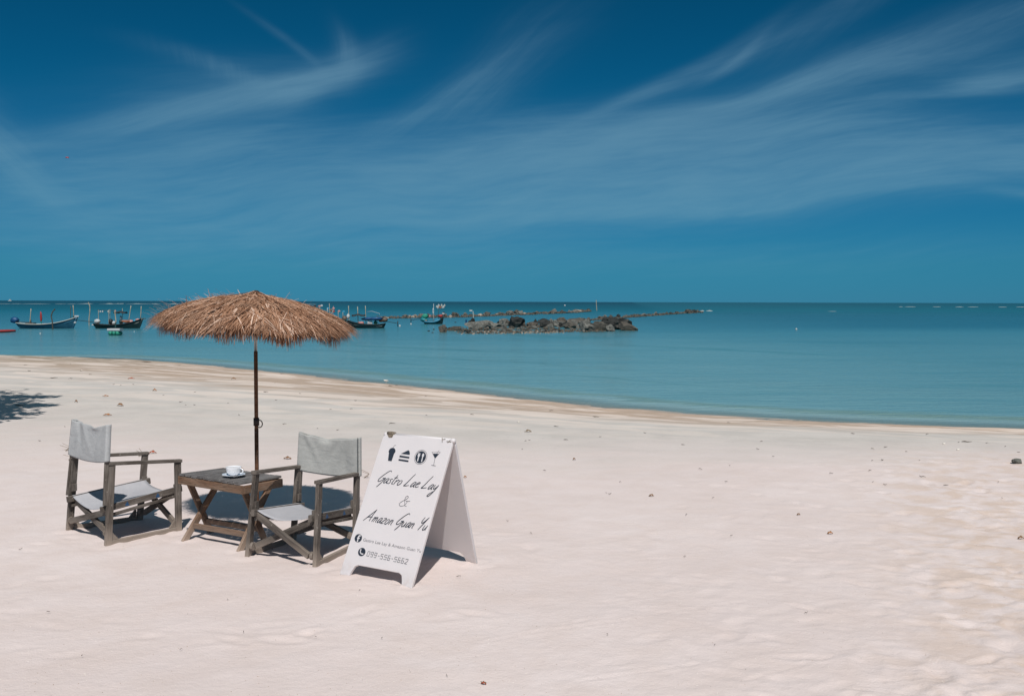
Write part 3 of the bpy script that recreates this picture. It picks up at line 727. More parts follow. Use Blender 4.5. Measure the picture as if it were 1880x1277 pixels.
mesh('bowl', lathe([(.001, .003), (.026, .001), (.029, .0), (.031, .004), (.046, .016), (.054, .036), (.0565, .057), (.057, .061), (.0555, .062), (.054, .057), (.051, .036), (.043, .016), (.028, .008), (.001, .007)], cc, 40), M['ceramic'], cup, True)
hd = Vector((.93, -.25, 0)).normalized()
mesh('handle', tube([cc + hd * (.052 + .026 * math.sin(a)) + Vector((0, 0, .033 + .019 * math.cos(a))) for a in [math.pi * k / 12 for k in range(13)]], .0048, 8), M['ceramic'], cup, True)
mesh('coffee', lathe([(.0001, .049), (.0525, .049)], cc, 30), M['coffee'], cup)

# ------------------------------------------------------------------ thatched parasol
UB = Vector((-2.005, 7.78, 0)); ux0, uy0 = UB.x, UB.y
par = empty('thatched_parasol', UB, 'thatched parasol of dry brown palm straw on a dark wooden pole behind the table', 'parasol')
UZ = 1.843
zb = ground(ux0, uy0)
mesh('pole', tube([(ux0, uy0, zb - .05), (ux0, uy0, .8)], .0160, 16), M['polewood'], par, True)
mesh('upper_pole', tube([(ux0, uy0, .8), (ux0, uy0, 1.405)], .0152, 16), M['polewood'], par, True)
mesh('steel_tube', tube([(ux0, uy0, 1.40), (ux0, uy0, UZ - .03)], .0130, 12), M['white_metal'], par, True)
jc = Vector((ux0, uy0, H - (776 - 554) * 7.78 / F))
mesh('clamp_collar', tube([jc + Vector((0, 0, -.030)), jc + Vector((0, 0, .030))], .0225, 16), M['bolt'], par, True)
hk = [jc + Vector((.022 + .026 * math.sin(a), -.004, -.012 + .030 * math.cos(a) - .004)) for a in [math.pi * k / 10 for k in range(11)]]
mesh('clamp_lever', tube([jc + Vector((.015, 0, .020))] + hk + [jc + Vector((.020, 0, -.040))], .0042, 6), M['bolt'], par, True)
TILT = Vector((-.060, .01, 0))                         # the roof sits slightly askew
def roof(r, a):
    """height of the roof frame under the thatch"""
    x, y = r * math.cos(a), r * math.sin(a)
    rib = abs(((a * 8 / (2 * math.pi)) % 1) - .5) * 2   # 1 on a rib
    z = UZ - .045 - .10 * r - .25 * r ** 3 + .012 * math.sin(a * 8 + 1) * (r / .8) ** 3
    return Vector((ux0 + x, uy0 + y, z + TILT.x * x + TILT.y * y))
for k in range(8):
    a = 2 * math.pi * (k + .5) / 8 + math.pi / 8
    a = 2 * math.pi * k / 8
    pts = [roof(r, a) - Vector((0, 0, .012)) for r in (.03, .2, .4, .6, .76)]
    rb = mesh('rib', tube(pts, .008, 6), M['polewood'], par, True)
    p = roof(.42, a) - Vector((0, 0, .02))
    mesh('strut', tube([p, Vector((ux0 + .02 * math.cos(a), uy0 + .02 * math.sin(a), 1.64))], .006, 6), M['polewood'], rb, True)
mesh('runner_hub', lathe([(.015, -.03), (.030, -.03), (.030, .03), (.015, .03)], (ux0, uy0, 1.64), 16), M['polewood'], par, True)

def straw_mat():
    m = bpy.data.materials.new('dry_straw'); m.use_nodes = True; m.node_tree.nodes.clear(); n = N(m.node_tree)
    at = n.n('ShaderNodeAttribute', attribute_name='tone').outputs['Fac']
    co = n.n('ShaderNodeTexCoord').outputs['Object']
    col = n.ramp(at, [(0, (.050, .018, .008)), (.3, (.17, .075, .038)), (.6, (.33, .170, .098)), (.85, (.50, .295, .190)), (1, (.72, .53, .42))])
    col = n.mix(n.rng(n.noise(co, 8, 3, .5), .45, .7, 0, .35), col, (.235, .155, .11))
    b = n.n('ShaderNodeBsdfPrincipled'); n.put(b.inputs['Base Color'], col); b.inputs['Roughness'].default_value = .62; b.inputs['Specular IOR Level'].default_value = .35
    tr = n.n('ShaderNodeBsdfTranslucent'); n.put(tr.inputs[0], col)
    mx = n.n('ShaderNodeMixShader'); mx.inputs[0].default_value = .10
    n.L.new(b.outputs[0], mx.inputs[1]); n.L.new(tr.outputs[0], mx.inputs[2])
    o = n.n('ShaderNodeOutputMaterial'); n.L.new(mx.outputs[0], o.inputs[0]); return m
M['straw'] = straw_mat()
def strands(specs):
    """each strand: a bent, slightly folded blade through 4 points"""
    V, Fc, T = [], [], []
    for pts, wd, side, tone in specs:
        n0 = len(V); k = len(pts)
        for i, p in enumerate(pts):
            t_ = i / (k - 1); ww = wd * (1 - .75 * t_ ** 2) * .5
            nrm = Vector((0, 0, wd * .30 * (1 - t_)))
            V += [p - side * ww, p + nrm, p + side * ww]; T += [tone] * 3
        for i in range(k - 1):
            a = n0 + i * 3
            Fc += [(a, a + 1, a + 4, a + 3), (a + 1, a + 2, a + 5, a + 4)]
    return V, Fc, T
def lay(r0, a, length, lift, sweep, droop, wd, tone, nseg=4):
    pts = []
    for i in range(nseg + 1):
        t_ = i / nseg
        r = r0 + length * t_ * (.93)
        aa = a + sweep * t_ / max(r, .15)
        p = roof(min(r, .80), aa)
        if r > .80:
            over = r - .80
            p += Vector((math.cos(aa), math.sin(aa), 0)) * over * .85 + Vector((0, 0, -over * .55))
        p.z += lift * (1 - .35 * t_) - droop * t_ ** 2.2
        pts.append(p)
    side = Vector((-math.sin(a), math.cos(a), R.uniform(-.25, .25))).normalized()
    return pts, wd, side, tone
tiers = [(.605, 3000, .020, .0), (.52, 2300, .028, .0), (.43, 2000, .034, 0), (.34, 1600, .039, 0), (.25, 1200, .043, 0), (.16, 850, .047, 0), (.07, 550, .051, 0), (.012, 300, .054, 0)]
for ti, (r0, cnt, lift, _) in enumerate(tiers):
    sp = []
    for i in range(cnt):
        a = R.uniform(0, 2 * math.pi)
        clump = math.sin(a * 23 + ti * 2.1) + .6 * math.sin(a * 41 + ti)
        tone = min(1, max(0, R.gauss(.55, .21) + .07 * clump + (.25 if R.random() < .06 else 0)))
        sw = (.055 * math.sin(a * 5 + ti * 1.7) + .045 * math.cos(a - .6)) + R.gauss(0, .085)
        ln = R.uniform(.15, .27) * (1.0 if ti else .80)
        dr = abs(R.gauss(.0, .010)) + ((.038 * (.5 + .5 * math.sin(a * 7 + 1.3)) ** 1.5 + .012) if ti == 0 else .018) * R.random() ** .6 - (.03 if R.random() < .04 else 0)
        sp.append(lay(r0 + R.uniform(-.055, .055), a, ln, lift + R.gauss(0, .008) + .004 * clump, sw, dr, R.uniform(.004, .0095), tone))
    V, Fc, T = strands(sp)
    o = mesh('thatch_layer', (V, Fc), M['straw'], par, attrs={'tone': T}); o['kind'] = 'stuff'
# hanging under-fringe behind the rim
sp = []
for i in range(4200):
    a = R.uniform(0, 2 * math.pi); r = R.uniform(.64, .72)
    p = roof(r, a) + Vector((0, 0, .004)); l_ = R.uniform(.095, .145) * (1 + .15 * math.sin(a * 11)); o_ = R.uniform(-.01, .03)
    d = Vector((math.cos(a), math.sin(a), 0)); sd = Vector((-math.sin(a), math.cos(a), 0))
    sp.append(([p + Vector((0, 0, .01)), p + d * o_ * .5 - Vector((0, 0, l_ * .4)), p + d * o_ + sd * R.gauss(0, .008) - Vector((0, 0, l_))], R.uniform(.004, .008), sd, min(1, max(0, R.gauss(.38, .16)))))
V, Fc, T = strands(sp); o = mesh('fringe', (V, Fc), M['straw'], par, attrs={'tone': T}); o['kind'] = 'stuff'
# loose strands that stick up, and the knot on top
sp = []
for i in range(130):
    a = R.uniform(math.pi * .75, math.pi * 1.35) if R.random() < .5 else R.uniform(0, 6.28); r = R.uniform(.2, .78)
    p = roof(r, a) + Vector((0, 0, .05)); d = Vector((math.cos(a), math.sin(a), 0)) * R.uniform(.4, 1) + Vector((R.gauss(0, .25), R.gauss(0, .2), R.uniform(.15, .75)))
    d.normalize(); l_ = R.uniform(.05, .13)
    sp.append(([p, p + d * l_ * .5, p + d * l_ * .8 + Vector((0, 0, -.005)), p + d * l_ + Vector((0, 0, -.02))], R.uniform(.0025, .005), Vector((d.y, -d.x, 0)).normalized(), R.uniform(.55, 1)))
for i in range(260):
    a = R.uniform(0, 6.28); p = Vector((ux0, uy0, UZ + .018)) + Vector((R.gauss(0, .012), R.gauss(0, .012), R.uniform(-.02, .005)))
    d = Vector((math.cos(a), math.sin(a), 0)); l_ = R.uniform(.03, .075)
    sp.append(([p, p + d * l_ * .5 + Vector((0, 0, .006)), p + d * l_ - Vector((0, 0, R.uniform(.0, .03)))], R.uniform(.004, .008), Vector((-d.y, d.x, 0)), min(1, max(0, R.gauss(.6, .2)))))
V, Fc, T = strands(sp); o = mesh('loose_strands', (V, Fc), M['straw'], par, attrs={'tone': T}); o['kind'] = 'stuff'
mesh('cap_knot', blob((ux0, uy0, UZ + .020), (.040, .040, .020), 3, .25), M['straw'], par, True)

# ------------------------------------------------------------------ A-frame board
FL, FR, RR_ = Vector((-1.137, 6.505, 0)), Vector((-.628, 6.180, 0)), Vector((-.2315, 6.796, 0))
RL_ = RR_ + (FL - FR)
uS = (FR - FL).normalized(); nS = Vector((-uS.y, uS.x, 0))       # nS points away from the camera
wS = (FR - FL).length; HT = .893
dS = (RR_ - FR).dot(nS)
TLf = PD(705, 797, 6.81); TRf = PD(832, 811.5, 6.49)
mt = (TLf + TRf) / 2
TL = mt - uS * ((TRf - TLf).dot(uS) / 2); TR = mt + uS * ((TRf - TLf).dot(uS) / 2); TL.z = TR.z = HT
def white_mat():
    m = bpy.data.materials.new('white_plastic_board'); m.use_nodes = True; m.node_tree.nodes.clear(); n = N(m.node_tree)
    co = n.n('ShaderNodeTexCoord').outputs['Object']
    col = n.mix(n.rng(n.noise(co, 5, 5, .6), .35, .7), (.82, .80, .83), (.79, .77, .80))
    z = n.sep(co)[2]
    col = n.mix(n.m('MULTIPLY', n.rng(z, .0, .10, .45, 0), n.rng(n.noise(co, 24, 4, .6), .4, .6)), col, (.55, .47, .42))
    b = n.n('ShaderNodeBsdfPrincipled'); n.put(b.inputs['Base Color'], col); b.inputs['Roughness'].default_value = .42
    b.inputs['Specular IOR Level'].default_value = .4
    n.L.new(n.bump(n.noise(co, 9, 2, .5), .12, .01), b.inputs['Normal'])
    tr = n.n('ShaderNodeBsdfTranslucent'); n.put(tr.inputs[0], (.75, .62, .50))
    mx = n.n('ShaderNodeMixShader'); mx.inputs[0].default_value = .30
    n.L.new(b.outputs[0], mx.inputs[1]); n.L.new(tr.outputs[0], mx.inputs[2])
    o = n.n('ShaderNodeOutputMaterial'); n.L.new(mx.outputs[0], o.inputs[0]); return m
M['board'] = white_mat()
M['ink'] = mat('dark_print', (.022, .030, .045), .5, .3, 0, .1)
M['inkgrey'] = mat('grey_print', (.17, .165, .18), .5, .3, 0, .1)
M['tape'] = mat('brown_tape_remnant', (.16, .13, .10), .8, .2, 0, .4, 60)
abase = (FL + FR + RR_ + RL_) / 4
ab = empty('a_frame_board', abase, 'white A-frame advertising board with handwritten lettering, standing open on the sand', 'sign board')
def panel(name, A, B, CT, DT, outn):
    """A,B: feet left/right; CT,DT: top right/left; a slab with a cut-out between its feet and rounded corners"""
    def q(u, v): return A.lerp(B, u).lerp(DT.lerp(CT, u), v)
    ol = [(0, 0), (.135, 0), (.150, .035), (.175, .070), (.215, .082)] + [(.785, .082), (.825, .070), (.850, .035), (.865, 0), (1, 0)]
    ol += [(1, .965), (.990, .985), (.965, 1.0), (.035, 1.0), (.010, .985), (0, .965)]
    pts = [q(*c) for c in ol]
    th = .020
    bm = bmesh.new()
    vs_ = [bm.verts.new(p) for p in pts]; f = bm.faces.new(vs_)
    ex = bmesh.ops.extrude_face_region(bm, geom=[f])
    nn = -outn * th
    for e in ex['geom']:
        if isinstance(e, bmesh.types.BMVert): e.co += nn
    bmesh.ops.recalc_face_normals(bm, faces=bm.faces)
    bmesh.ops.bevel(bm, geom=[e for e in bm.edges], offset=.003, segments=2, affect='EDGES', profile=.5)
    bmesh.ops.triangulate(bm, faces=[f for f in bm.faces if len(f.verts) > 4])
    V = [v.co.copy() for v in bm.verts]; Fc = [tuple(v.index for v in f.verts) for f in bm.faces]
    bm.verts.index_update(); Fc = [tuple(v.index for v in f.verts) for f in bm.faces]
    bm.free(); return mesh(name, (V, Fc), M['board'], ab)
nf = (FR - FL).cross(TL - FL).normalized()
if nf.y > 0: nf = -nf
fp = panel('front_panel', FL, FR, TR, TL, nf)
off_ = nS * .030
TL2, TR2 = TL + off_, TR + off_
nb = (RR_ - RL_).cross(TL2 - RL_).normalized()
if nb.y < 0: nb = -nb
bp_ = panel('rear_panel', RL_, RR_, TR2, TL2, nb)
# moulded hinge ridge along the top, and its pins
mesh('hinge_ridge', tube([TL + off_ * .5 + uS * .02 - Vector((0, 0, .004)), TR + off_ * .5 - uS * .02 - Vector((0, 0, .004))], .0125, 12), M['board'], ab, True)
for k in (.02, .98):
    c = (TL + off_ * .5).lerp(TR + off_ * .5, k)
    mesh('hinge_cap', blob(c - Vector((0, 0, .006)), (.020, .020, .018), 4, .05), M['board'], ab, True)

def onpanel(px, py, lift=.0012):
    d = ray(px, py); o_ = Vector((0, 0, H)); t_ = (FL - o_).dot(nf) / d.dot(nf)
    return o_ + d * t_ + nf * lift
ubot = (FR - FL).normalized(); vup = nf.cross(ubot); vup = vup if vup.z > 0 else -vup
def ribbon(pts, wd, lift=.0012, taper=False):
    pts = [Vector(p) for p in pts]; V, Fc = [], []; k = len(pts)
    for i, p in enumerate(pts):
        d = (pts[min(i + 1, k - 1)] - pts[max(i - 1, 0)]).normalized(); s_ = nf.cross(d)
        ww = wd * (1 - (.45 if taper else 0) * abs(2 * i / (k - 1) - 1) ** 2) * .5
        V += [p - s_ * ww, p + s_ * ww]
    for i in range(k - 1): Fc.append((2 * i, 2 * i + 1, 2 * i + 3, 2 * i + 2))
    return V, Fc
def smooth_line(pts, n=5):
    out = []; k = len(pts)
    for i in range(k - 1):
        p0, p1, p2, p3 = (pts[max(0, i - 1)], pts[i], pts[i + 1], pts[min(k - 1, i + 2)])
        for j in range(n):
            t_ = j / n
            out.append(tuple(.5 * (2 * p1[c] + (p2[c] - p0[c]) * t_ + (2 * p0[c] - 5 * p1[c] + 4 * p2[c] - p3[c]) * t_ * t_ + (3 * p1[c] - p0[c] - 3 * p2[c] + p3[c]) * t_ ** 3) for c in (0, 1)))
    out.append(tuple(pts[-1])); return out
# handwriting glyphs: x right, y up from the baseline, x-height 1
G = {
 'G': (1.5, [[(1.75, 2.35), (1.45, 2.6), (1.0, 2.3), (.45, 1.5), (.1, .75), (.2, .3), (.6, .35), (1.15, .85), (1.35, 1.15)], [(.75, .98), (1.45, 1.02)], [(1.42, 1.0), (1.15, .2), (.85, -.55), (.65, -.85)]]),
 'a': (.95, [[(.75, .9), (.45, 1.0), (.12, .6), (.05, .15), (.25, .05), (.55, .4), (.78, .95)], [(.8, 1.0), (.68, .35), (.74, .05), (.95, .15)]]),
 's': (.75, [[(.65, .9), (.4, 1.0), (.2, .78), (.4, .52), (.45, .2), (.22, .02), (0, .15)]]),
 't': (.65, [[(.35, 1.9), (.25, 1.0), (.2, .2), (.35, .02), (.55, .12)], [(0, 1.25), (.75, 1.35)]]),
 'r': (.75, [[(.15, 1.0), (.12, .5), (.1, 0)], [(.12, .55), (.4, .9), (.65, .98), (.75, .85)]]),
 'o': (.95, [[(.5, 1.0), (.2, .85), (.05, .35), (.2, .03), (.5, .1), (.72, .5), (.68, .9), (.48, 1.0)]]),
 'L': (1.45, [[(.85, 2.5), (.6, 1.7), (.35, .7), (.05, .02), (.1, .0), (.55, .05), (1.1, .2)]]),
 'e': (.85, [[(.1, .5), (.45, .62), (.68, .85), (.5, 1.02), (.2, .8), (.08, .35), (.25, .03), (.6, .1), (.8, .25)]]),
 'y': (1.0, [[(.15, 1.0), (.1, .45), (.3, .15), (.6, .5), (.8, 1.0)], [(.82, 1.0), (.7, .2), (.5, -.7), (.2, -1.3), (-.1, -1.25), (.05, -.8), (.75, -.1)]]),
 'A': (1.9, [[(-.1, .0), (.35, .8), (.9, 1.7), (1.35, 2.5)], [(1.35, 2.5), (1.25, 1.4), (1.3, .4), (1.35, .1)], [(.25, .75), (.8, .92), (1.5, .98)]]),
 'm': (1.35, [[(.12, 1.0), (.1, 0)], [(.1, .5), (.35, .95), (.5, .85), (.5, 0)], [(.5, .5), (.8, .98), (.97, .85), (.97, .15), (1.15, .05)]]),
 'z': (.9, [[(.1, .95), (.75, .98), (.05, .05), (.75, .05)]]),
 'n': (1.0, [[(.12, 1.0), (.1, 0)], [(.1, .5), (.4, .95), (.62, .85), (.62, .15), (.85, .05)]]),
 'u': (1.0, [[(.1, 1.0), (.08, .3), (.25, .03), (.55, .3), (.7, 1.0)], [(.7, 1.0), (.68, .25), (.85, .03)]]),
 'Y': (1.4, [[(.35, 2.4), (.25, 1.7), (.4, 1.3), (.75, 1.5), (1.2, 2.4)], [(1.25, 2.5), (1.0, 1.6), (.75, .6), (.6, -.1)]]),
 '&': (2.0, [[(1.75, 1.25), (1.2, 1.15), (1.0, 1.2)], [(1.3, 1.2), (1.15, .4), (.75, .02), (.3, .05), (.1, .5), (.45, 1.1), (.95, 1.55), (1.15, 2.05), (.95, 2.3), (.7, 2.0), (.75, 1.4), (1.0, .6), (1.2, .1), (1.5, .1)]]),
 ' ': (.62, []),
}
def panel_uv(px, py):
    p = onpanel(px, py, 0); return (p - FL).dot(ubot), (p - FL).dot(vup)
def from_uv(u, v, lift=.0012): return FL + ubot * u + vup * v + nf * lift
def script_line(text, pA, pB, xh, slant, wd, name):
    """text written from photo point pA to pB (both on its baseline)"""
    uA, vA = panel_uv(*pA); uB, vB = panel_uv(*pB)
    tot = sum(G[c][0] for c in text)
    L = math.hypot(uB - uA, vB - vA); k = L / tot
    bx, by = (uB - uA) / L, (vB - vA) / L
    x = 0; parts = []
    rr = random.Random(len(text))
    for c in text:
        adv, st_ = G[c]
        jy = rr.uniform(-.05, .05)
        for s_ in st_:
            q = []
            for (gx, gy) in smooth_line(s_, 6):
                a = (x + gx) * k + (gy + jy) * xh * slant; b = (gy + jy) * xh
                q.append(from_uv(uA + bx * a - by * b, vA + by * a + bx * b))
            parts.append(ribbon(q, wd, taper=True))
        x += adv
    # one ribbon sheet for the whole line, each stroke a hair above the previous so that no two coincide
    parts = [([p + nf * (.00004 * i) for p in v], f) for i, (v, f) in enumerate(parts)]
    return mesh(name, join(*parts), M['ink'], fp)
def z5(x, y): return 640 + x / 8.511, 810 + y / 8.511
script_line('Gastro Lae Lay', z5(434, 636), z5(1375, 760), .0350, .50, .0058, 'lettering')
script_line('&', z5(775, 1000), z5(950, 1018), .030, .22, .0036, 'lettering')
script_line('Amazon Guan Yu', (667.5, 955), (782, 973.5), .0350, .50, .0058, 'lettering')
def z3(x, y): return 600 + x / 3.87, 770 + y / 3.87
def poly_on(pts_px, name, m_='ink', lift=.0012, parent=None):
    return mesh(name, ([onpanel(*p, lift) for p in pts_px], [tuple(range(len(pts_px)))]), M[m_], parent or fp)
def disc_uv(cpx, r_u, r_v, n=32):
    u0, v0 = panel_uv(*cpx); return [(u0 + r_u * math.cos(2 * math.pi * i / n), v0 + r_v * math.sin(2 * math.pi * i / n)) for i in range(n)]
def uvpoly(uvs, lift=.0012): return [from_uv(u, v, lift) for u, v in uvs], [tuple(range(len(uvs)))]
# drink cup
poly_on([z5(*p) for p in ((628, 150), (640, 122), (664, 104), (695, 98), (720, 108), (734, 135), (733, 160), (724, 178), (716, 182), (672, 308), (616, 300), (632, 172), (626, 165))], 'drink_icon')
mesh('drink_icon', ribbon([onpanel(*z5(*p), .0013) for p in ((697, 100), (716, 64), (742, 58))], .0022), M['ink'], fp)
# cake slice
for pl in (((818, 192), (936, 136), (952, 152), (958, 180), (956, 208)), ((802, 216), (952, 240), (948, 266), (793, 244)), ((786, 272), (940, 296), (934, 322), (779, 298))):
    poly_on([z5(*p) for p in pl], 'cake_icon')
# plate with fork and spoon
pc = z5(1127, 245); u0, v0 = panel_uv(*pc); ue, ve = panel_uv(*z5(1222, 258)); un, vn = panel_uv(*z5(1140, 134))
ru, rv = abs(ue - u0), abs(vn - v0)
ring = [from_uv(u0 + ru * math.cos(a), v0 + rv * math.sin(a)) for a in [2 * math.pi * i / 40 for i in range(41)]]
mesh('plate_icon', ribbon(ring, .0022), M['ink'], fp)
mesh('plate_icon', uvpoly(disc_uv(pc, ru * .85, rv * .86, 36)), M['ink'], fp)
def wpart(v): return mesh('cutlery_icon', v, M['board'], fp)
U = lambda a, b: (u0 + a * ru, v0 + b * rv)
wpart(uvpoly([U(-.52, .55), U(-.44, .55), U(-.42, .28), U(-.39, .55), U(-.31, .55), U(-.28, .28), U(-.26, .55), U(-.18, .55), U(-.16, .15), U(-.26, .0), U(-.24, -.62), U(-.42, -.62), U(-.42, .0), U(-.54, .15)], .0016))
wpart(join(uvpoly([U(.32 + .17 * math.cos(a), .30 + .27 * math.sin(a)) for a in [2 * math.pi * i / 16 for i in range(16)]], .0016), uvpoly([U(.25, .08), U(.39, .08), U(.42, -.62), U(.24, -.62)], .0017)))
# cocktail glass
poly_on([z5(*p) for p in ((1320, 188), (1412, 192), (1354, 264))], 'glass_icon')
for ln, wd in ((((1304, 166), (1352, 262)), .0016), (((1304, 166), (1436, 168)), .0012), (((1436, 168), (1354, 262)), .0016), (((1352, 262), (1330, 370)), .0026), (((1296, 371), (1362, 380)), .0034), (((1376, 190), (1420, 136)), .0016)):
    mesh('glass_icon', ribbon([onpanel(*z5(*p), .0014) for p in ln], wd), M['ink'], fp)
# round badges with an f and a telephone
def z6(x, y): return 610 + x / 6.714, 960 + y / 6.714
def badge(c, strokes, nm):
    uA, vA = panel_uv(*z6(*c)); r = .0275; su = 1.12
    mesh(nm, uvpoly([(uA + su * r * math.cos(2 * math.pi * i / 32), vA + r * math.sin(2 * math.pi * i / 32)) for i in range(32)]), M['ink'], fp)
    for k, (ln, wd) in enumerate(strokes):
        mesh(nm, ribbon([from_uv(uA + a * r * su, vA + b * r, .0017 + k * .0003) for a, b in smooth_line(ln, 5)], wd * r), M['board'], fp)
badge((322, 183), [(((.50, .60), (.22, .62), (.02, .42), (.0, .0), (.0, -.92)), .36), (((-.30, .02), (.42, .02)), .28)], 'round_f_badge')
badge((365, 353), [(((-.42, .50), (-.40, .0), (-.05, -.40), (.45, -.48)), .26), (((-.52, .42), (-.25, .52)), .34), (((.38, -.56), (.50, -.30)), .34)], 'telephone_badge')
# small lines of print
def text_mesh(txt, pA, pB, height, m_, name, shear=0.0):
    cu = bpy.data.curves.new('print', 'FONT'); cu.body = txt; cu.size = 1; cu.shear = shear; cu.resolution_u = 3
    ob = bpy.data.objects.new('print', cu); C.objects.link(ob)
    bpy.context.view_layer.update()
    me = bpy.data.meshes.new_from_object(ob.evaluated_get(bpy.context.evaluated_depsgraph_get()))
    bpy.data.objects.remove(ob)
    xs = [v.co.x for v in me.vertices]; x0, x1 = min(xs), max(xs)
    uA, vA = panel_uv(*pA); uB, vB = panel_uv(*pB); L = math.hypot(uB - uA, vB - vA); bx, by = (uB - uA) / L, (vB - vA) / L
    V = []
    for v in me.vertices:
        a = (v.co.x - x0) / (x1 - x0) * L; b = v.co.y * height / .7
        V.append(from_uv(uA + bx * a - by * b, vA + by * a + bx * b))
    Fc = [tuple(p.vertices) for p in me.polygons]; bpy.data.meshes.remove(me)
    return mesh(name, (V, Fc), M[m_], fp)
text_mesh('Gastro Lae Lay & Amazon Guan Yu', z6(378, 218), z6(1092, 360), .0200, 'inkgrey', 'small_print', .05)
D = {'0': (1.0, [[(0, 0), (0, 2), (.8, 2), (.8, 0), (0, 0)]]), '9': (1.0, [[(.8, .95), (0, .95), (0, 2), (.8, 2), (.8, 0), (.15, 0)]]), '5': (1.0, [[(.8, 2), (0, 2), (0, 1.1), (.8, 1.1), (.8, 0), (0, 0)]]),
     '6': (1.0, [[(.7, 2), (0, 2), (0, 0), (.8, 0), (.8, 1.05), (0, 1.05)]]), '2': (1.0, [[(0, 1.6), (0, 2), (.8, 2), (.8, 1.2), (0, .15), (0, 0), (.8, 0)]]), '-': (.8, [[(.1, .95), (.55, .95)]])}
def digits(text, pA, pB, hgt, wd):
    uA, vA = panel_uv(*pA); uB, vB = panel_uv(*pB); L = math.hypot(uB - uA, vB - vA); bx, by = (uB - uA) / L, (vB - vA) / L
    tot = sum(D[c][0] * 1.15 for c in text); k = L / tot; x = 0; parts = []; n_ = 0
    for c in text:
        for s_ in D[c][1]:
            for i in range(len(s_) - 1):
                (ax, ay), (cx_, cy_) = s_[i], s_[i + 1]; q = []
                for gx, gy in ((ax, ay), (cx_, cy_)):
                    a = (x + gx * .85) * k + gy * .5 * hgt * .12; b = gy * .5 * hgt; q.append((a, b))
                dx_, dy_ = q[1][0] - q[0][0], q[1][1] - q[0][1]; l_ = math.hypot(dx_, dy_); e = wd * .5
                q = [(q[0][0] - dx_ / l_ * e, q[0][1] - dy_ / l_ * e), (q[1][0] + dx_ / l_ * e, q[1][1] + dy_ / l_ * e)]
                n_ += 1
                parts.append(ribbon([from_uv(uA + bx * a - by * b, vA + by * a + bx * b, .0012 + .00002 * n_) for a, b in q], wd))
        x += D[c][0] * 1.15
    return mesh('telephone_number', join(*parts), M['ink'], fp)
digits('099-556-5662', z6(424, 400), z6(938, 506), .0300, .0026)
# scuffs and tape remains on the top edge
for pl in (((710, 792.5), (724, 792), (723, 798), (712, 798.5)),):
    a = [TL.lerp(TR, .045) + Vector((0, 0, .003)), TL.lerp(TR, .155) + Vector((0, 0, .003))]
    mesh('hinge_strap', tube([a[0] + off_ * .4, a[0].lerp(a[1], .5) + off_ * .4 + Vector((0, 0, .003)), a[1] + off_ * .4], .0135, 8), M['tape'], ab, True)
    mesh('tape_scrap', ([from_uv(*panel_uv(*p), .0016) for p in ((711, 796.5), (723, 797), (720, 803), (714, 803))], [(0, 1, 2, 3)]), M['tape'], fp)
for k, ln in enumerate((((812, 803), (812, 812)), ((812.5, 806.5), (818, 805.5)), ((820, 810), (829, 811)), ((822, 812.5), (827, 807.5)))):
    mesh('scuff', ribbon([onpanel(*p, .0014 + .0002 * k) for p in ln], .0045), M['tape'], fp)

# ------------------------------------------------------------------ rocks in the sea
def rock_mat():
    m = bpy.data.materials.new('reef_rock'); m.use_nodes = True; m.node_tree.nodes.clear(); n = N(m.node_tree)
    tcn = n.n('ShaderNodeTexCoord'); oi = n.n('ShaderNodeObjectInfo').outputs['Random']
    pos = n.n('ShaderNodeNewGeometry').outputs['Position']; z = n.sep(pos)[2]
    co = n.vm('ADD', tcn.outputs['Object'], n.comb(n.m('MULTIPLY', oi, 91.0), 0, 0))
    a = n.noise(co, 2.2, 6, .7, .4)
    col = n.mix(n.rng(a, .36, .66), (.022, .022, .019), (.115, .106, .088))
    col = n.mix(n.rng(oi, .2, 1, 0, .5), col, (.135, .108, .085))
    col = n.mix(n.rng(n.noise(co, 7, 4, .7), .52, .66, 0, .6), col, (.035, .035, .032))
    col = n.mix(n.rng(n.noise(co, 1.1, 3, .6), .60, .70, 0, .45), col, (.40, .34, .28))
    col = n.mix(n.rng(n.m('ADD', z, n.m('MULTIPLY', a, .25)), -.38, -.12, .6, 0), col, (.12, .095, .065))
    b = n.n('ShaderNodeBsdfPrincipled'); n.put(b.inputs['Base Color'], col); b.inputs['Roughness'].default_value = .85
    n.L.new(n.bump(n.noise(co, 6, 6, .75), 1.0, .14), b.inputs['Normal'])
    o = n.n('ShaderNodeOutputMaterial'); n.L.new(b.outputs[0], o.inputs[0]); return m
M['rock'] = rock_mat()
M['darkrock'] = mat('dark_wet_rock', (.024, .026, .025), .8, .3, 0, .5, 2.5, .9, 7, .08, second=((.11, .10, .085), .54, .6))
M['palerock'] = mat('pale_grey_rock', (.135, .135, .122), .85, .3, 0, .6, 4, 1.0, 7, .12, second=((.05, .048, .042), .50, .75))
def rock(px, py, wpx, hpx, m_, label, group=None, seed=0, amp=.32, rot=None, name='boulder', flat=5, depth=None, tilt=0.0):
    """px, py: middle of its foot; wpx, hpx: size in photo pixels"""
    b = P(px, py, WZ); k = b.y / F; wd, ht = wpx * k, hpx * k
    dp = depth or wd * R.uniform(.6, .9)
    c = b + Vector((0, dp * .4, ht * .36))
    v = blob(c, (wd * .60, dp * .5, ht * .72), seed + 100, amp * 1.35, 3, R.uniform(-.3, .3) if rot is None else rot, tilt, 1.7, flat)
    o = mesh(name, v, M[m_], loc=(c.x, c.y, WZ))
    return tag(o, label, 'rock', group)
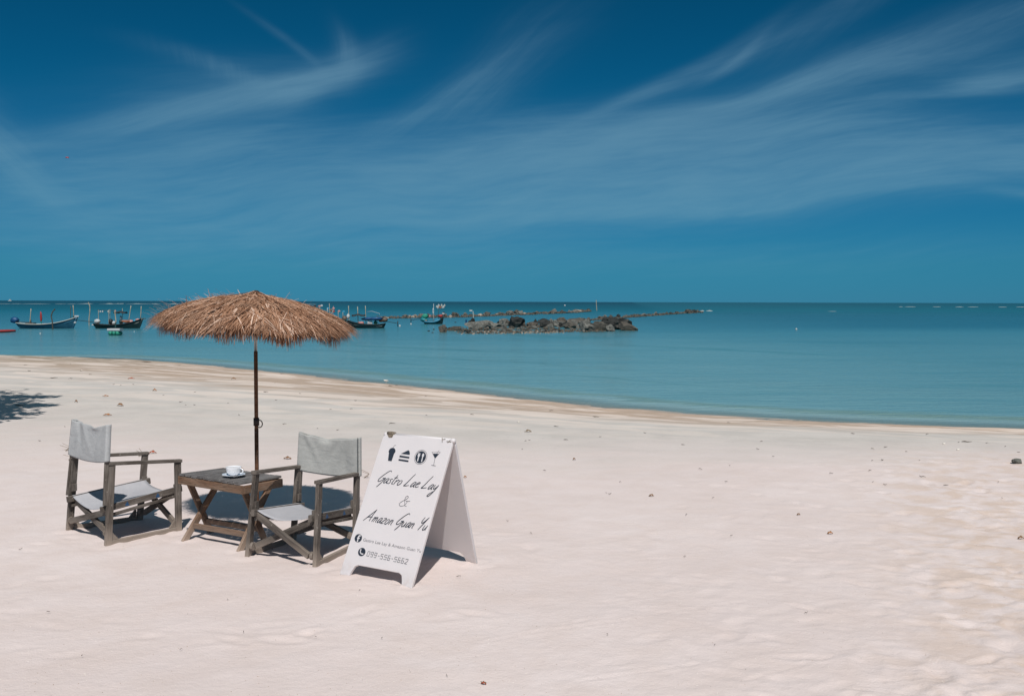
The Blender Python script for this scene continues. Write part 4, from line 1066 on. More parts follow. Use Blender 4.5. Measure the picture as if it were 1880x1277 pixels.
big = [
    (885, 602, 46, 15, 'palerock', 'broad pale grey slab of rock at the left of the low rocky islet', 1),
    (946, 601, 26, 18, 'darkrock', 'dark jagged rock standing up from the left half of the low islet', 2),
    (1003, 601, 22, 17, 'darkrock', 'dark pointed rock standing up from the middle of the low islet', 3),
    (1028, 596, 20, 13, 'rock', 'brown rounded rock just right of the dark pointed rock on the low islet', 4),
    (1062, 594, 42, 10, 'rock', 'long flat brown ledge at the back of the low islet', 5),
    (1077, 608, 27, 16, 'palerock', 'pale grey rounded boulder at the front edge of the low islet', 6),
    (1101, 607, 28, 15, 'rock', 'grey boulder leaning on the big dark rock from its left', 7),
    (1131, 605, 44, 26, 'darkrock', 'biggest dark rock, at the right end of the low islet', 8),
    (1152, 607, 34, 15, 'rock', 'wedge-shaped brown rock sloping into the water at the right tip of the islet', 9),
    (1122, 608, 15, 11, 'palerock', 'small pale rock at the foot of the biggest dark rock', 10),
    (812, 610, 14, 12, 'rock', 'tan rock standing apart in the water left of the islet', 11),
    (836, 607, 26, 7, 'rock', 'low tan ledge in the water between the separate tan rock and the islet', 12),
    (868, 598, 11, 12, 'darkrock', 'small dark rock against the left end of the pale slab', 13),
    (912, 604, 30, 11, 'palerock', 'rounded grey rock between the pale slab and the dark jagged rock', 14),
    (978, 601, 20, 11, 'rock', 'brown rock directly left of the dark pointed rock', 15),
    (1047, 603, 26, 12, 'rock', 'brown rock in front of the long flat ledge', 16),
]
for px, py, wp, hp, m_, lab, sd in big:
    if sd == 9: rock(px, py, wp, hp, m_, lab, None, sd, .2, 0, tilt=.25)
    else: rock(px, py, wp, hp, m_, lab, None, sd, .52 if m_ == 'darkrock' else .3)
tp = PD(1130, 580, P(1131, 605, WZ).y + .6)
# medium rocks of the islet: alike, so they share a label
for i in range(160):
    u = R.random(); px = 848 + 272 * u
    back = 596 - 3 * math.sin(u * 3.1); front = 612 - 3.5 * u
    f = R.random() ** .8; py = back + (front - back) * f
    sz = (4 + 9 * R.random() ** 1.3) * (1.2 - .4 * f)
    rock(px, py, sz, sz * R.uniform(.40, .85) * (1.15 - .3 * f), R.choice(['rock', 'rock', 'rock', 'palerock', 'palerock', 'darkrock']), 'one of the many middling rocks heaped on the low islet', 'middling rocks of the low islet', 200 + i, .34, R.uniform(0, 3), 'rock', 4)
def rubble(name, gen, cnt, m_):
    V, Fc = [], []
    for i in range(cnt):
        px, py, s_ = gen(i); b = P(px, py, WZ); k = b.y / F
        v, f = blob(b + Vector((0, 0, s_ * k * .12)), (s_ * k * .62, s_ * k * .5, s_ * k * R.uniform(.12, .34)), 900 + i, .3, 1, R.uniform(0, 3), 0, 1.7, 3)
        n0 = len(V); V += v; Fc += [tuple(a + n0 for a in q) for q in f]
    o = mesh(name, (V, Fc), M[m_], loc=(V[0].x, V[0].y, WZ)); o['kind'] = 'stuff'; return o
def g1(i):
    u = R.random(); px = 838 + 290 * u; back = 598; front = 613.5 - 4.5 * u; return px, back + (front - back) * R.random() ** .55, R.uniform(2, 5.5)
rubble('rock_rubble', g1, 700, 'rock')
M['tanrock'] = mat('tan_coral_rubble', (.31, .255, .205), .9, .2, 0, .3, 3, .5, 12, .03)
def g2(i):
    u = R.random() ** .8; return 835 + 200 * u, R.uniform(607.5, 614.5 - 3.0 * u), 1.2 + 3.6 * R.random() ** 2
rubble('coral_rubble', g2, 320, 'tanrock')
for i, (px, py, s_) in enumerate(((787, 608, 4), (796, 605, 3.5), (794, 611, 3.5), (836, 592, 3))):
    rock(px, py, s_, s_ * .4, 'darkrock', 'small dark rock awash in the water left of the islet', 'small rocks awash left of the islet', 500 + i, .2, None, 'rock', 0)
# two far breakwater lines of rocks
def line(pts, cnt, smin, smax, label, group, seed, hfac, m_=('rock', 'rock', 'palerock', 'tanrock')):
    for i in range(cnt):
        u = (i + R.uniform(-1.5, 1.5)) / cnt; u = min(.999, max(0, u)) * (len(pts) - 1); k = int(u); f = u - k
        px = pts[k][0] + (pts[k + 1][0] - pts[k][0]) * f; py = pts[k][1] + (pts[k + 1][1] - pts[k][1]) * f - abs(R.gauss(0, .7)); hh = pts[k][2] + (pts[k + 1][2] - pts[k][2]) * f
        s_ = smin * .5 + (smax - smin * .5) * R.random() ** 1.4
        b = P(px, py, WZ)
        rock(px, py, s_, hh * R.uniform(.35, 1.0) * hfac * (.5 + .5 * s_ / smax), R.choice(m_), label, group, seed + i, .32, R.uniform(0, 3), 'rock', 4, depth=s_ * b.y / F)
line([(700, 585, 3), (735, 584, 6), (765, 583, 8), (800, 583, 9), (850, 582, 10), (900, 580, 8), (940, 578, 9), (980, 577, 7), (1030, 575.5, 8), (1055, 574, 7), (1082, 571.5, 3)], 64, 7, 13, 'one of the rocks in the far breakwater behind the islet', 'rocks of the far breakwater', 2000, 1.0)
line([(1092, 588, 5), (1110, 585, 8), (1150, 583, 7), (1180, 581, 8), (1215, 578, 7), (1250, 576, 6), (1272, 574.5, 7), (1288, 573.5, 3)], 44, 6, 11, 'one of the rocks in the spit right of the islet', 'rocks of the right-hand spit', 3000, 1.0, ('rock', 'rock', 'palerock', 'darkrock'))

def gl(pts):
    def g(i):
        u = R.random() * (len(pts) - 1); k = int(u); f = u - k
        return pts[k][0] + (pts[k + 1][0] - pts[k][0]) * f, pts[k][1] + (pts[k + 1][1] - pts[k][1]) * f - abs(R.gauss(0, 1.6)), R.uniform(3, 7.5)
    return g
rubble('breakwater_rubble', gl([(690, 585.5), (765, 583.5), (850, 582.5), (900, 580.5), (980, 577.5), (1055, 574.5), (1084, 572)]), 520, 'rock')
rubble('spit_rubble', gl([(1088, 588.5), (1150, 583.5), (1215, 578.5), (1290, 574)]), 300, 'rock')

# ------------------------------------------------------------------ boats
M['hullblue'] = mat('faded_blue_hull', (.012, .075, .135), .5, .4, 0, .2, 3, second=((.03, .13, .19), .5, .6))
M['hulldark'] = mat('dark_green_hull', (.010, .030, .032), .5, .4, 0, .3, 3)
M['hullteal'] = mat('teal_hull', (.015, .20, .23), .5, .4, 0, .2, 3)
M['cream'] = mat('cream_paint', (.36, .38, .35), .5, .4, 0, .1, 3)
M['white'] = mat('white_paint', (.40, .43, .44), .5, .4, 0, .05, 3)
M['green'] = mat('green_tarp', (.015, .22, .15), .6, .4, 0, .2, 6, .5, 8, .05)
M['bluetarp'] = mat('blue_tarp', (.006, .060, .160), .5, .4, 0, .25, 5, .5, 6, .05)
M['skyblue'] = mat('bright_blue_paint', (.03, .24, .38), .5)
M['red'] = mat('faded_red', (.30, .035, .032), .6, .3, 0, .15, 4)
M['orange'] = mat('orange_net', (.25, .11, .07), .8, .2, 0, .3, 20)
M['pink'] = mat('pink_float', (.42, .21, .20), .6)
M['bamboo'] = mat('bleached_bamboo', (.34, .31, .24), .7, .2, 0, .25, 6)
M['darkpole'] = mat('dark_wooden_pole', (.075, .065, .050), .8, .2, 0, .3, 6)
M['black'] = mat('black_fittings', (.015, .018, .02), .6)
M['engine'] = mat('engine_metal', (.11, .085, .065), .6, .5, .3, .4, 12)
M['planks'] = mat('boat_boards', (.23, .18, .13), .8, .2, 0, .3, 8)
class Boat:
    """a long, narrow wooden boat; local x runs to the bow, 0..L"""
    def __init__(s, stern_px, bow_px, py, label, beam_, h, prow, stern, hull, name='longtail_boat', group='boats moored in the bay', turn=0.0):
        a = P(stern_px, py, WZ); b = P(bow_px, py, WZ); d = (b - a)
        s.ax = (Matrix.Rotation(turn, 3, 'Z') @ d.normalized()); s.L = d.length / max(.3, math.cos(turn)); s.o = a
        s.sd = Vector((-s.ax.y, s.ax.x, 0)); s.B = beam_; s.h, s.prow, s.stern = h, prow, stern
        s.t = empty(name, a + d * .5, label, 'boat', group)
        s.k = a.y / F                                        # metres per photo pixel here
        s.sheer = lambda t: h + prow * max(0, (t - .35) / .65) ** 2.2 + stern * max(0, (.3 - t) / .3) ** 2
        s.half = lambda t: beam_ / 2 * max(.0, 1 - abs((t - .45) / .57) ** 2.6) ** .8 + .012
        n, m_ = 28, 7; V, Fc = [], []
        for i in range(n + 1):
            t_ = i / n; x0 = .09 + .80 * t_                       # the keel is shorter than the gunwale
            for j in range(2 * m_ + 1):
                v_ = (j - m_) / m_; q = abs(v_)
                z = -.16 + (s.sheer(t_) + .16) * q ** 1.5
                xx = x0 + (t_ - x0) * q
                V.append(s.p(xx, math.copysign(s.half(t_) * q ** .55, v_), z))
        w_ = 2 * m_ + 1
        for i in range(n):
            for j in range(2 * m_): a_ = i * w_ + j; Fc.append((a_, a_ + 1, a_ + w_ + 1, a_ + w_))
        Fc.append(tuple(range(w_))); Fc.append(tuple(reversed(range(n * w_, n * w_ + w_))))
        o = mesh('hull', (V, Fc), hull, s.t, True); md = o.modifiers.new('thick', 'SOLIDIFY'); md.thickness = .04; md.offset = -1
        s.hull = o
        V, Fc = [], []
        for i in range(15):
            t_ = .06 + .86 * i / 14
            for v_ in (-1, 1): V.append(s.p(t_, v_ * s.half(t_) * .85, s.sheer(t_) - .16 * (1 - max(0, t_ - .6)) - .02))
        for i in range(14): Fc.append((2 * i, 2 * i + 1, 2 * i + 3, 2 * i + 2))
        mesh('deck', (V, Fc), M['planks'], s.t)
    def p(s, t_, y, z): return s.o + s.ax * (s.L * t_) + s.sd * y + Vector((0, 0, z))
    def strake(s, m_, dz, t0, t1, r, name='gunwale', both=True):
        for sg in ((-1, 1) if both else (-1,)):
            pts = [s.p(t_, sg * (s.half(t_) * (1 - .35 * max(0, dz) / s.h) + .012), s.sheer(t_) - dz) for t_ in [t0 + (t1 - t0) * i / 20 for i in range(21)]]
            mesh(name, tube(pts, r, 5), M[m_], s.t, True)
    def pole(s, t_, y, z0, z1, r, m_, lean=0.0, bend=0.0, name='pole'):
        pts = [s.p(t_ + (lean * u + bend * u * u) / s.L, y, z0 + (z1 - z0) * u) for u in (0, .25, .5, .75, 1)]
        return mesh(name, tube(pts, r, 6), M[m_], s.t, True)
    def box(s, t_, y, z, dims, m_, name, rnd=0.0, seed=1):
        c = s.p(t_, y, z + dims[2] / 2)
        if rnd: return mesh(name, blob(c, (dims[0] * .55, dims[1] * .55, dims[2] * .55), seed, rnd, 2), M[m_], s.t, True)
        return mesh(name, bbox_beam(c - s.ax * dims[0] / 2, c + s.ax * dims[0] / 2, dims[1], dims[2], ch=.02), M[m_], s.t)
    def engine(s, m_, t_=-.02, z=.55, size=.5, shaft=2.0, direction=-1, zend=.35):
        s.box(t_, 0, z, (size, size * .8, size * .85), m_, 'engine_cover', .34, 11)
        a = s.p(t_, 0, z + .10); e = a + s.ax * direction * shaft + Vector((0, 0, zend - z))
        sh = mesh('propeller_shaft', tube([a, a.lerp(e, .5), e], .025, 6), M['black'], s.t, True)
        mesh('propeller', tube([e + Vector((0, 0, .22)), e - Vector((0, 0, .30))], .04, 6), M['black'], sh, True)
    def canopy(s, t0, t1, z, hw, m_, posts=((0,), (1,)), r=.03):
        V = []; Fc = []
        for i in range(9):
            u = i / 8; tt = t0 + (t1 - t0) * u
            for j in range(7):
                v_ = j / 6 * 2 - 1; V.append(s.p(tt, v_ * hw, z - .10 * v_ * v_ - .05 * math.sin(u * 9)))
        for i in range(8):
            for j in range(6): a_ = i * 7 + j; Fc.append((a_, a_ + 1, a_ + 8, a_ + 7))
        o = mesh('canopy', (V, Fc), M[m_], s.t, True); md = o.modifiers.new('thick', 'SOLIDIFY'); md.thickness = .05
def hz(b, py): return H - (py - 552) * b.o.y / F - WZ        # height above the water of a photo row at the boat's distance

# blue boat at the far left
b1 = Boat(32, 143, 602.5, 'blue longtail boat with a cream gunwale and blue covered motor, farthest left', 1.25, .34, .62, .12, M['hullblue'])
b1.strake('cream', 0, 0, .97, .040); b1.strake('skyblue', .17, .42, .95, .020, 'stripe')
b1.box(.985, 0, .93, (.34, .12, .14), 'white', 'prow_post'); b1.box(1.02, 0, 1.02, (.30, .06, .06), 'skyblue', 'prow_tip')
b1.engine('bluetarp', -.045, .42, .62, 1.3, 1, .40)
b1.box(.22, 0, .30, (.65, .7, .16), 'engine', 'cargo_box')
b1.pole(.205, 0, .35, 1.62, .035, 'bamboo', .12)
b1.pole(.395, 0, .3, .78, .03, 'green', 0, 0, 'flag_staff')
b1.box(.392, 0, .55, (.15, .12, .84), 'red', 'furled_flag', .30, 8)
b1.box(.52, .1, .30, (.85, .6, .10), 'pink', 'thwart')
b1.pole(.925, .1, .9, 1.92, .035, 'bamboo', .05, -.08); b1.pole(.885, 0, .8, 1.85, .022, 'darkpole')
b1.box(.955, -.05, .36, (.22, .22, .22), 'white', 'hanging_float', .05)
# dark boat with a lamp frame
b2 = Boat(173, 263, 602.5, 'dark longtail boat with white motor cover, lamp frame and colourful cargo, second from left', 1.15, .30, .55, .10, M['hulldark'])
b2.strake('black', 0, 0, .97, .03); b2.strake('cream', .20, .42, .93, .018, 'stripe')
b2.engine('white', .06, .38, .46, 1.9, -1, .62)
b2.box(.02, 0, .22, (.5, .2, .12), 'white', 'stern_board')
zt = hz(b2, 569)
b2.pole(.09, .0, .3, zt, .02, 'bamboo'); b2.pole(.305, .25, .3, zt + .04, .022, 'bamboo'); b2.pole(.315, -.25, .3, zt + .02, .018, 'bamboo'); b2.pole(.44, .0, .3, zt, .025, 'pink')
mesh('lamp_rail', tube([b2.p(.07, 0, zt - .02), b2.p(.45, 0, zt - .05)], .02, 6), M['darkpole'], b2.t, True)
for k, tt in enumerate((.13, .175, .29)): b2.box(tt, 0, zt - .23, (.13, .13, .16), 'white', 'lamp', .02)
b2.canopy(.42, .66, hz(b2, 572.5), .42, 'black'); b2.pole(.58, 0, .3, hz(b2, 566), .02, 'bamboo')
b2.box(.34, .0, .32, (.36, .36, .46), 'black', 'drum', .06); b2.box(.40, 0, .30, (.30, .3, .30), 'white', 'bucket', .05)
b2.box(.545, 0, .32, (.26, .26, .42), 'hulldark', 'barrel', .05); b2.box(.545, 0, .74, (.18, .18, .30), 'white', 'jar', .05)
b2.box(.64, 0, .48, (.75, .5, .22), 'orange', 'net_heap', .3, 4); b2.box(.73, .1, .42, (.6, .4, .26), 'pink', 'floats', .3, 6); b2.box(.83, 0, .48, (.34, .4, .26), 'skyblue', 'blue_bundle', .25, 7)
b2.box(.89, 0, .60, (.42, .3, .20), 'pink', 'bow_bundle', .3, 9); b2.box(1.0, 0, .78, (.4, .05, .07), 'darkpole', 'prow_tip')
b2.pole(.70, 0, .5, hz(b2, 561), .034, 'bamboo', .22); b2.pole(.945, 0, .75, hz(b2, 562), .034, 'bamboo', .10, -.02)
# dark boat right of the parasol, bow to the left
b3 = Boat(708, 636, 602, 'dark green longtail boat with blue tarpaulin and three masts, right of the parasol', 1.25, .30, .42, .10, M['hulldark'])
b3.strake('black', 0, 0, .97, .03); b3.strake('cream', .16, .08, .80, .022, 'stripe'); b3.strake('cream', .02, .05, .90, .022)
b3.engine('engine', .03, .50, .50, 1.15, -1, .30)
b3.box(.97, 0, .30, (.16, .14, .52), 'skyblue', 'prow_ribbons', .12); b3.box(.955, 0, .78, (.24, .2, .42), 'white', 'garland', .5)
for tt, y in ((.93, 560), (.70, 561.5), (.50, 560)): b3.pole(tt, 0, .3, hz(b3, y), .032, 'bamboo', .05)
b3.canopy(.52, .86, hz(b3, 576.5), .40, 'black')
mesh('tarpaulin', blob(b3.p(.33, 0, .80), (.95, .45, .16), 12, .25, 3), M['bluetarp'], b3.t, True)
for tt in (.20, .45): b3.pole(tt, -.3, .25, .80, .02, 'darkpole')
b3.box(.40, 0, .35, (.4, .4, .25), 'white', 'crate'); b3.box(.62, 0, .34, (.5, .4, .22), 'pink', 'net_heap', .3, 3); b3.box(.26, 0, .32, (.3, .3, .3), 'green', 'basket', .1); b3.box(.12, 0, .5, (.35, .4, .32), 'orange', 'cargo_bundle', .3, 11)
mesh('antenna', tube([b3.p(.47, 0, hz(b3, 571)), b3.p(.35, 0, hz(b3, 570)), b3.p(.16, 0, hz(b3, 574)), b3.p(.14, 0, hz(b3, 578))], .018, 5), M['white'], b3.t, True)
# boat mostly hidden behind the parasol
b4 = Boat(566, 640, 598, 'dark fishing boat full of flag poles, mostly hidden behind the parasol', 1.2, .30, .40, .1, M['hulldark'], 'fishing_boat')
b4.box(.90, 0, .42, (.5, .4, .5), 'engine', 'cargo_heap', .3, 2); b4.box(.72, 0, .35, (.8, .5, .4), 'orange', 'net_heap', .3, 5)
for px, yt, m_ in ((583, 562, 'darkpole'), (587, 562, 'bamboo'), (592, 566, 'bamboo'), (601, 564, 'white'), (606, 556, 'bamboo'), (610.5, 561, 'pink'), (621, 571, 'bamboo'), (629.5, 572, 'bamboo')):
    tt = (px - 566) / 74; b4.pole(tt, 0, .3, hz(b4, yt), .026, m_, R.uniform(-.1, .1))
for k, (px, yt, m_) in enumerate(((585, 563, 'pink'), (589, 562, 'white'), (601, 567, 'skyblue'), (606, 571, 'darkpole'), (611, 572, 'red'), (611, 567, 'pink'), (621, 572, 'pink'), (629.5, 573, 'skyblue'), (577, 562.5, 'black'))):
    tt = (px - 566) / 74; b4.box(tt + .02, 0, hz(b4, yt), (.24, .04, .18), m_, 'flag', .12, k)
for k in range(3): mesh('boom', tube([b4.p(.40 + .08 * k, 0, .8), b4.p(.62, 0, hz(b4, 572 - 3 * k))], .018, 5), M['bamboo'], b4.t, True)
# small teal boat by the breakwater
b5 = Boat(778, 815, 594.5, 'small teal boat with a green tarpaulin and flag mast beside the breakwater', 1.0, .28, .62, .05, M['hulldark'], 'fishing_boat')
b5.strake('skyblue', .06, .02, .80, .07, 'stripe'); b5.strake('hullteal', .16, .05, .75, .05, 'stripe')
b5.engine('hullteal', -.03, .45, .42, 1.25, -1, .30)
mesh('tarpaulin', blob(b5.p(.06, 0, .78), (.34, .3, .26), 12, .3, 2), M['green'], b5.t, True)
mesh('tarpaulin', blob(b5.p(.02, 0, .42), (.42, .3, .22), 13, .3, 2), M['hullteal'], b5.t, True)
b5.box(.10, -.25, .05, (.3, .2, .4), 'engine', 'tyre_fender', .2, 3)
b5.pole(.49, 0, .2, hz(b5, 556), .026, 'white', .0); b5.box(.47, 0, hz(b5, 575), (.16, .05, .62), 'white', 'flag', .1, 3); b5.box(.47, 0, hz(b5, 570), (.12, .06, .18), 'bluetarp', 'flag_band', .1, 4)
b5.box(.62, 0, .36, (.42, .3, .16), 'skyblue', 'crate'); b5.box(.83, 0, .66, (.42, .3, .30), 'red', 'net_heap', .2, 5); b5.box(.97, 0, .98, (.22, .1, .18), 'white', 'prow_cap'); b5.box(1.0, 0, 1.14, (.26, .12, .09), 'black', 'prow_flag')
b5.box(.30, 0, .62, (.16, .2, .30), 'pink', 'bundle', .2, 6)
# red kayak cut off by the left edge
k0 = P(-22, 611, WZ); k1 = P(29, 609, WZ); V, Fc = [], []
ax = (k1 - k0); kl = ax.length; ax.normalize(); sd = Vector((-ax.y, ax.x, 0))
for i in range(21):
    u = i / 20; wd = .34 * max(.02, 1 - abs(2 * u - 1) ** 2.5); zt = .20 + .05 * abs(2 * u - 1) ** 2
    for j in range(10):
        a = 2 * math.pi * j / 10; V.append(k0 + ax * kl * u + sd * wd * math.cos(a) + Vector((0, 0, .08 + (zt - .08) * max(math.sin(a), 0) * (.4 + .6 * wd / .34) + .12 * min(math.sin(a), 0))))
for i in range(20):
    for j in range(10): a = i * 10 + j; b = i * 10 + (j + 1) % 10; Fc.append((a, b, b + 10, a + 10))
kt = empty('kayak', (k0 + k1) / 2, 'red kayak with a dark underside floating at the left edge', 'kayak')
mesh('shell', (V, Fc), M['red'], kt, True); mesh('keel_strip', tube([k0 + Vector((.05, -.30, .03)), (k0 + k1) / 2 + Vector((0, -.345, .03)), k1 + Vector((-.1, -.2, .04))], .035, 6), M['black'], kt, True)
# raft of white foam and green drums with a stake
rp = P(212, 615, WZ); rt = empty('foam_raft', rp, 'small white foam raft on green drums in front of the dark boat', 'raft')
k = rp.y / F
mesh('foam_block', bbox_beam(rp + Vector((-11.5 * k, 0, .36)), rp + Vector((11.5 * k, 0, .36)), .7, .17, ch=.05), M['white'], rt)
for s_ in (-6, 0, 6): mesh('drum', tube([rp + Vector((s_ * k, -.32, .13)), rp + Vector((s_ * k, .32, .13))], .14, 12), M['green'], rt, True)
tag(mesh('mooring_stake', tube([P(213, 612, WZ) + Vector((.05, -.5, -.3)), PD(213, 590, P(213, 614, WZ).y - .45), PD(210.5, 569, P(213, 614, WZ).y - .45)], .035, 6), M['bamboo'], loc=P(213, 612, WZ)), 'pinkish bamboo stake standing in the water against the white raft', 'stake')
# stakes standing in the water
def stake(pts, base_y, r, m_, label, ns='mooring_stake'):
    y = P(pts[0][0], base_y, WZ).y; q = [PD(x, v, y) for x, v in pts]; q[0].z = WZ - .5
    return tag(mesh(ns, tube(q, r, 6), M[m_], loc=(q[0].x, q[0].y, WZ)), label, 'stake', 'wooden stakes standing in the sea')
stake([(97.5, 605), (96, 590), (94, 580), (96, 573), (101, 567)], 605, .045, 'darkpole', 'dark crooked stake in the water in front of the blue boat')
stake([(163.5, 597), (163.5, 585), (165, 572), (165, 562), (162, 555)], 597, .045, 'bamboo', 'pale bent stake in the water between the blue boat and the dark boat')
stake([(1096, 569), (1095, 560), (1094.5, 550.5)], 570, .10, 'bamboo', 'thin far stake beyond the breakwater, touching the horizon', 'marker_stake')
stake([(869.5, 590), (869, 580), (868.5, 571)], 594, .05, 'cream', 'pale post carrying a small white plate above the islet rocks', 'marker_stake')
pl = PD(864.5, 570, P(869, 594, WZ).y); kk = pl.y / F
tag(mesh('marker_plate', bbox_beam(pl - Vector((2.6 * kk, 0, 0)), pl + Vector((2.6 * kk, 0, 0)), .04, 2.6 * kk, ch=.005), M['white'], loc=pl), 'small white plate on the pale post left of the islet', 'sign')
bd = P(856, 593, WZ); tag(mesh('floating_drum', tube([bd + Vector((0, 0, -.2)), bd + Vector((0, 0, .36))], .10, 10), M['bluetarp'], loc=bd), 'blue drum standing in the water left of the islet', 'drum')
# buoys
for px, py, r_, m_, lab in ((734, 599, 2.0, 'white', 'white ball buoy right of the tailed propeller of the masted boat'), (754.5, 595.5, 1.7, 'white', 'white ball buoy under the shaft of the small teal boat'), (853, 595.5, 1.8, 'skyblue', 'pale blue ball buoy beside the blue drum'), (74, 613, 1.5, 'white', 'white ball buoy in front of the blue boat'), (246.5, 609.5, 1.3, 'white', 'small white buoy right of the foam raft'), (1462, 605, 1.9, 'white', 'lone white buoy in open water right of the rocks'), (1037, 561.5, 1.6, 'white', 'white buoy far out beyond the breakwater')):
    c = P(px, py, WZ); rr = r_ * c.y / F
    bt = tag(mesh('mooring_buoy', lathe([(.001, -1), (.5, -.86), (.86, -.5), (1, 0), (.86, .5), (.5, .86), (.14, 1.0), (.12, 1.25), (.001, 1.28)], (0, 0, 0), 14), M[m_], smooth=True, loc=None), lab, 'buoy', 'mooring buoys')
    bt.location = c + Vector((0, 0, rr * .45)); bt.scale = (rr, rr, rr)
# bundle of small net flags behind the teal boat
fb = P(805, 583.5, WZ); ft_ = empty('net_flag_pole', fb, 'pole with a cluster of pale net flags behind the teal boat', 'pole')
y0 = fb.y; mesh('pole', tube([fb, PD(806, 558, y0)], .03, 6), M['darkpole'], ft_, True)
for i in range(9):
    c = PD(802 + i * 1.75, 562.5 + 2.2 * math.sin(i * 2.2), y0); mesh('flag', blob(c, (.13, .03, .20), i, .3, 1), M[R.choice(['cream', 'white', 'orange', 'cream'])], ft_)
mesh('flag_line', tube([PD(800, 560, y0), PD(808, 561.5, y0), PD(817, 563, y0)], .015, 5), M['darkpole'], ft_, True)
# ship on the horizon and a tiny kite
sp_ = PD(18, 551.6, 4200); sp_.z = WZ; sh = empty('far_ship', sp_, 'tiny white ship on the horizon at the far left', 'ship'); sc__ = 4200 / F
mesh('hull', prism([sp_ + Vector((-3.2 * sc__, 0, 0)), sp_ + Vector((3.0 * sc__, 0, 0)), sp_ + Vector((3.6 * sc__, 0, 1.1 * sc__)), sp_ + Vector((-3.4 * sc__, 0, 1.1 * sc__))], (0, 6, 0)), M['white'], sh)
mesh('bridge', prism([sp_ + Vector((-1.2 * sc__, 1, 1.1 * sc__)), sp_ + Vector((1.0 * sc__, 1, 1.1 * sc__)), sp_ + Vector((.7 * sc__, 1, 3.2 * sc__)), sp_ + Vector((-1.0 * sc__, 1, 3.2 * sc__))], (0, 4, 0)), M['white'], sh)
kp = PD(123.5, 289.5, 160); kk = 160 / F
tag(mesh('red_kite', ([kp + Vector(v) * kk for v in ((-3.6, 0, .6), (0, .8, 1.6), (3.6, 0, .6), (2.4, .3, -1.0), (0, -.4, -.4), (-2.4, .3, -1.0))], [(0, 1, 4, 5), (1, 2, 3, 4)]), M['red'], loc=kp), 'tiny red kite high in the sky at the left', 'kite')
bpy.data.objects['red_kite'].modifiers.new('thick', 'SOLIDIFY').thickness = .05

# thin lines of surf far out on the reef
M['foam'] = mat('surf_foam', (.30, .36, .36), .8, .2, 0, .15, .2)
def surf(px0, px1, py0, py1, seed, dens, th):
    rs = random.Random(seed); V, Fc = [], []; x = px0
    while x < px1:
        ln = rs.uniform(4, 26) * dens; y = py0 + (py1 - py0) * (x - px0) / (px1 - px0) + rs.uniform(-.12, .12)
        n0 = len(V); seg = 6
        for i in range(seg + 1):
            c = P(x + ln * i / seg, y, WZ); k_ = c.y / F; e = math.sin(math.pi * i / seg)
            V += [c + Vector((0, -3 * e, 0)), c + Vector((0, 0, th * k_ * (.25 + .75 * e) * rs.uniform(.6, 1))), c + Vector((0, 3 * e, 0))]
        for i in range(seg):
            a = n0 + 3 * i; Fc += [(a, a + 3, a + 4, a + 1), (a + 1, a + 4, a + 5, a + 2)]
        x += ln * rs.uniform(.75, 1.3) if dens > 1 else ln * rs.uniform(1, 3)
    o = mesh('surf_line', (V, Fc), M['foam'], loc=(V[0].x, V[0].y, WZ)); o['kind'] = 'stuff'
surf(-40, 560, 557.6, 558.4, 1, 2.2, .45); surf(150, 330, 557.4, 557.8, 2, .8, .8); surf(1650, 1900, 563.2, 563.8, 3, .8, .8); surf(1520, 1545, 571.4, 571.4, 6, .7, .5); surf(1285, 1300, 571, 571, 4, .8, 2.0)

# ------------------------------------------------------------------ things lying on the beach
M['leaf'] = mat('dried_leaf', (.36, .155, .060), .6, .3, 0, .3, 25, .5, 30, .004)
M['leafred'] = mat('red_dried_leaf', (.34, .075, .035), .6, .3, 0, .3, 25, .5, 30, .004)
M['leafdark'] = mat('brown_dried_leaf', (.21, .105, .050), .6, .3, 0, .3, 25, .5, 30, .004)
M['twig'] = mat('dark_driftwood', (.10, .080, .065), .85, .2, 0, .3, 30)
M['shell'] = mat('pale_shell', (.68, .64, .58), .5, .4, 0, .1, 20)
M['stem'] = mat('dry_stem', (.20, .15, .10), .8)
def on_sand(px, py):
    z = 0.0
    for _ in range(6):
        p = P(px, py, z); z = ground(p.x, p.y)
    return P(px, py, z)
def leaf(px, py, wpx, hpx, m_, label, seed):
    p = on_sand(px, py); rs = random.Random(seed); k_ = p.y / F; L_ = wpx * k_; cu = hpx * k_
    an = rs.uniform(-.25, .25); V, Fc = [], []
    n_, m2 = 10, 6
    for i in range(n_ + 1):
        u = i / n_; hw = L_ * .27 * math.sin(math.pi * min(1, u * 1.02 + .02)) ** .8
        for j in range(m2 + 1):
            v_ = j / m2 * 2 - 1
            x = (u - .5) * L_; y = v_ * hw; z = cu * (math.sin(math.pi * u) ** 1.2) * (1 - .55 * v_ * v_) + .004 * math.sin(u * 14 + v_ * 3 + seed) + .006
            V.append(p + Vector((x * math.cos(an) - y * math.sin(an), x * math.sin(an) + y * math.cos(an), z)))
    for i in range(n_):
        for j in range(m2): a = i * (m2 + 1) + j; Fc.append((a, a + 1, a + m2 + 2, a + m2 + 1))
    t = empty('dried_leaf', p, label, 'leaf', 'dried leaves on the sand')
    o = mesh('blade', (V, Fc), M[m_], t, True); o.modifiers.new('thick', 'SOLIDIFY').thickness = .0015
    q = [V[i * (m2 + 1) + m2 // 2] + Vector((0, 0, .002)) for i in range(n_ + 1)]; q = [q[0] + (q[0] - q[1]) * .9 + Vector((0, 0, .004))] + q
    mesh('midrib', tube(q, .0022, 5), M['stem'], t, True)
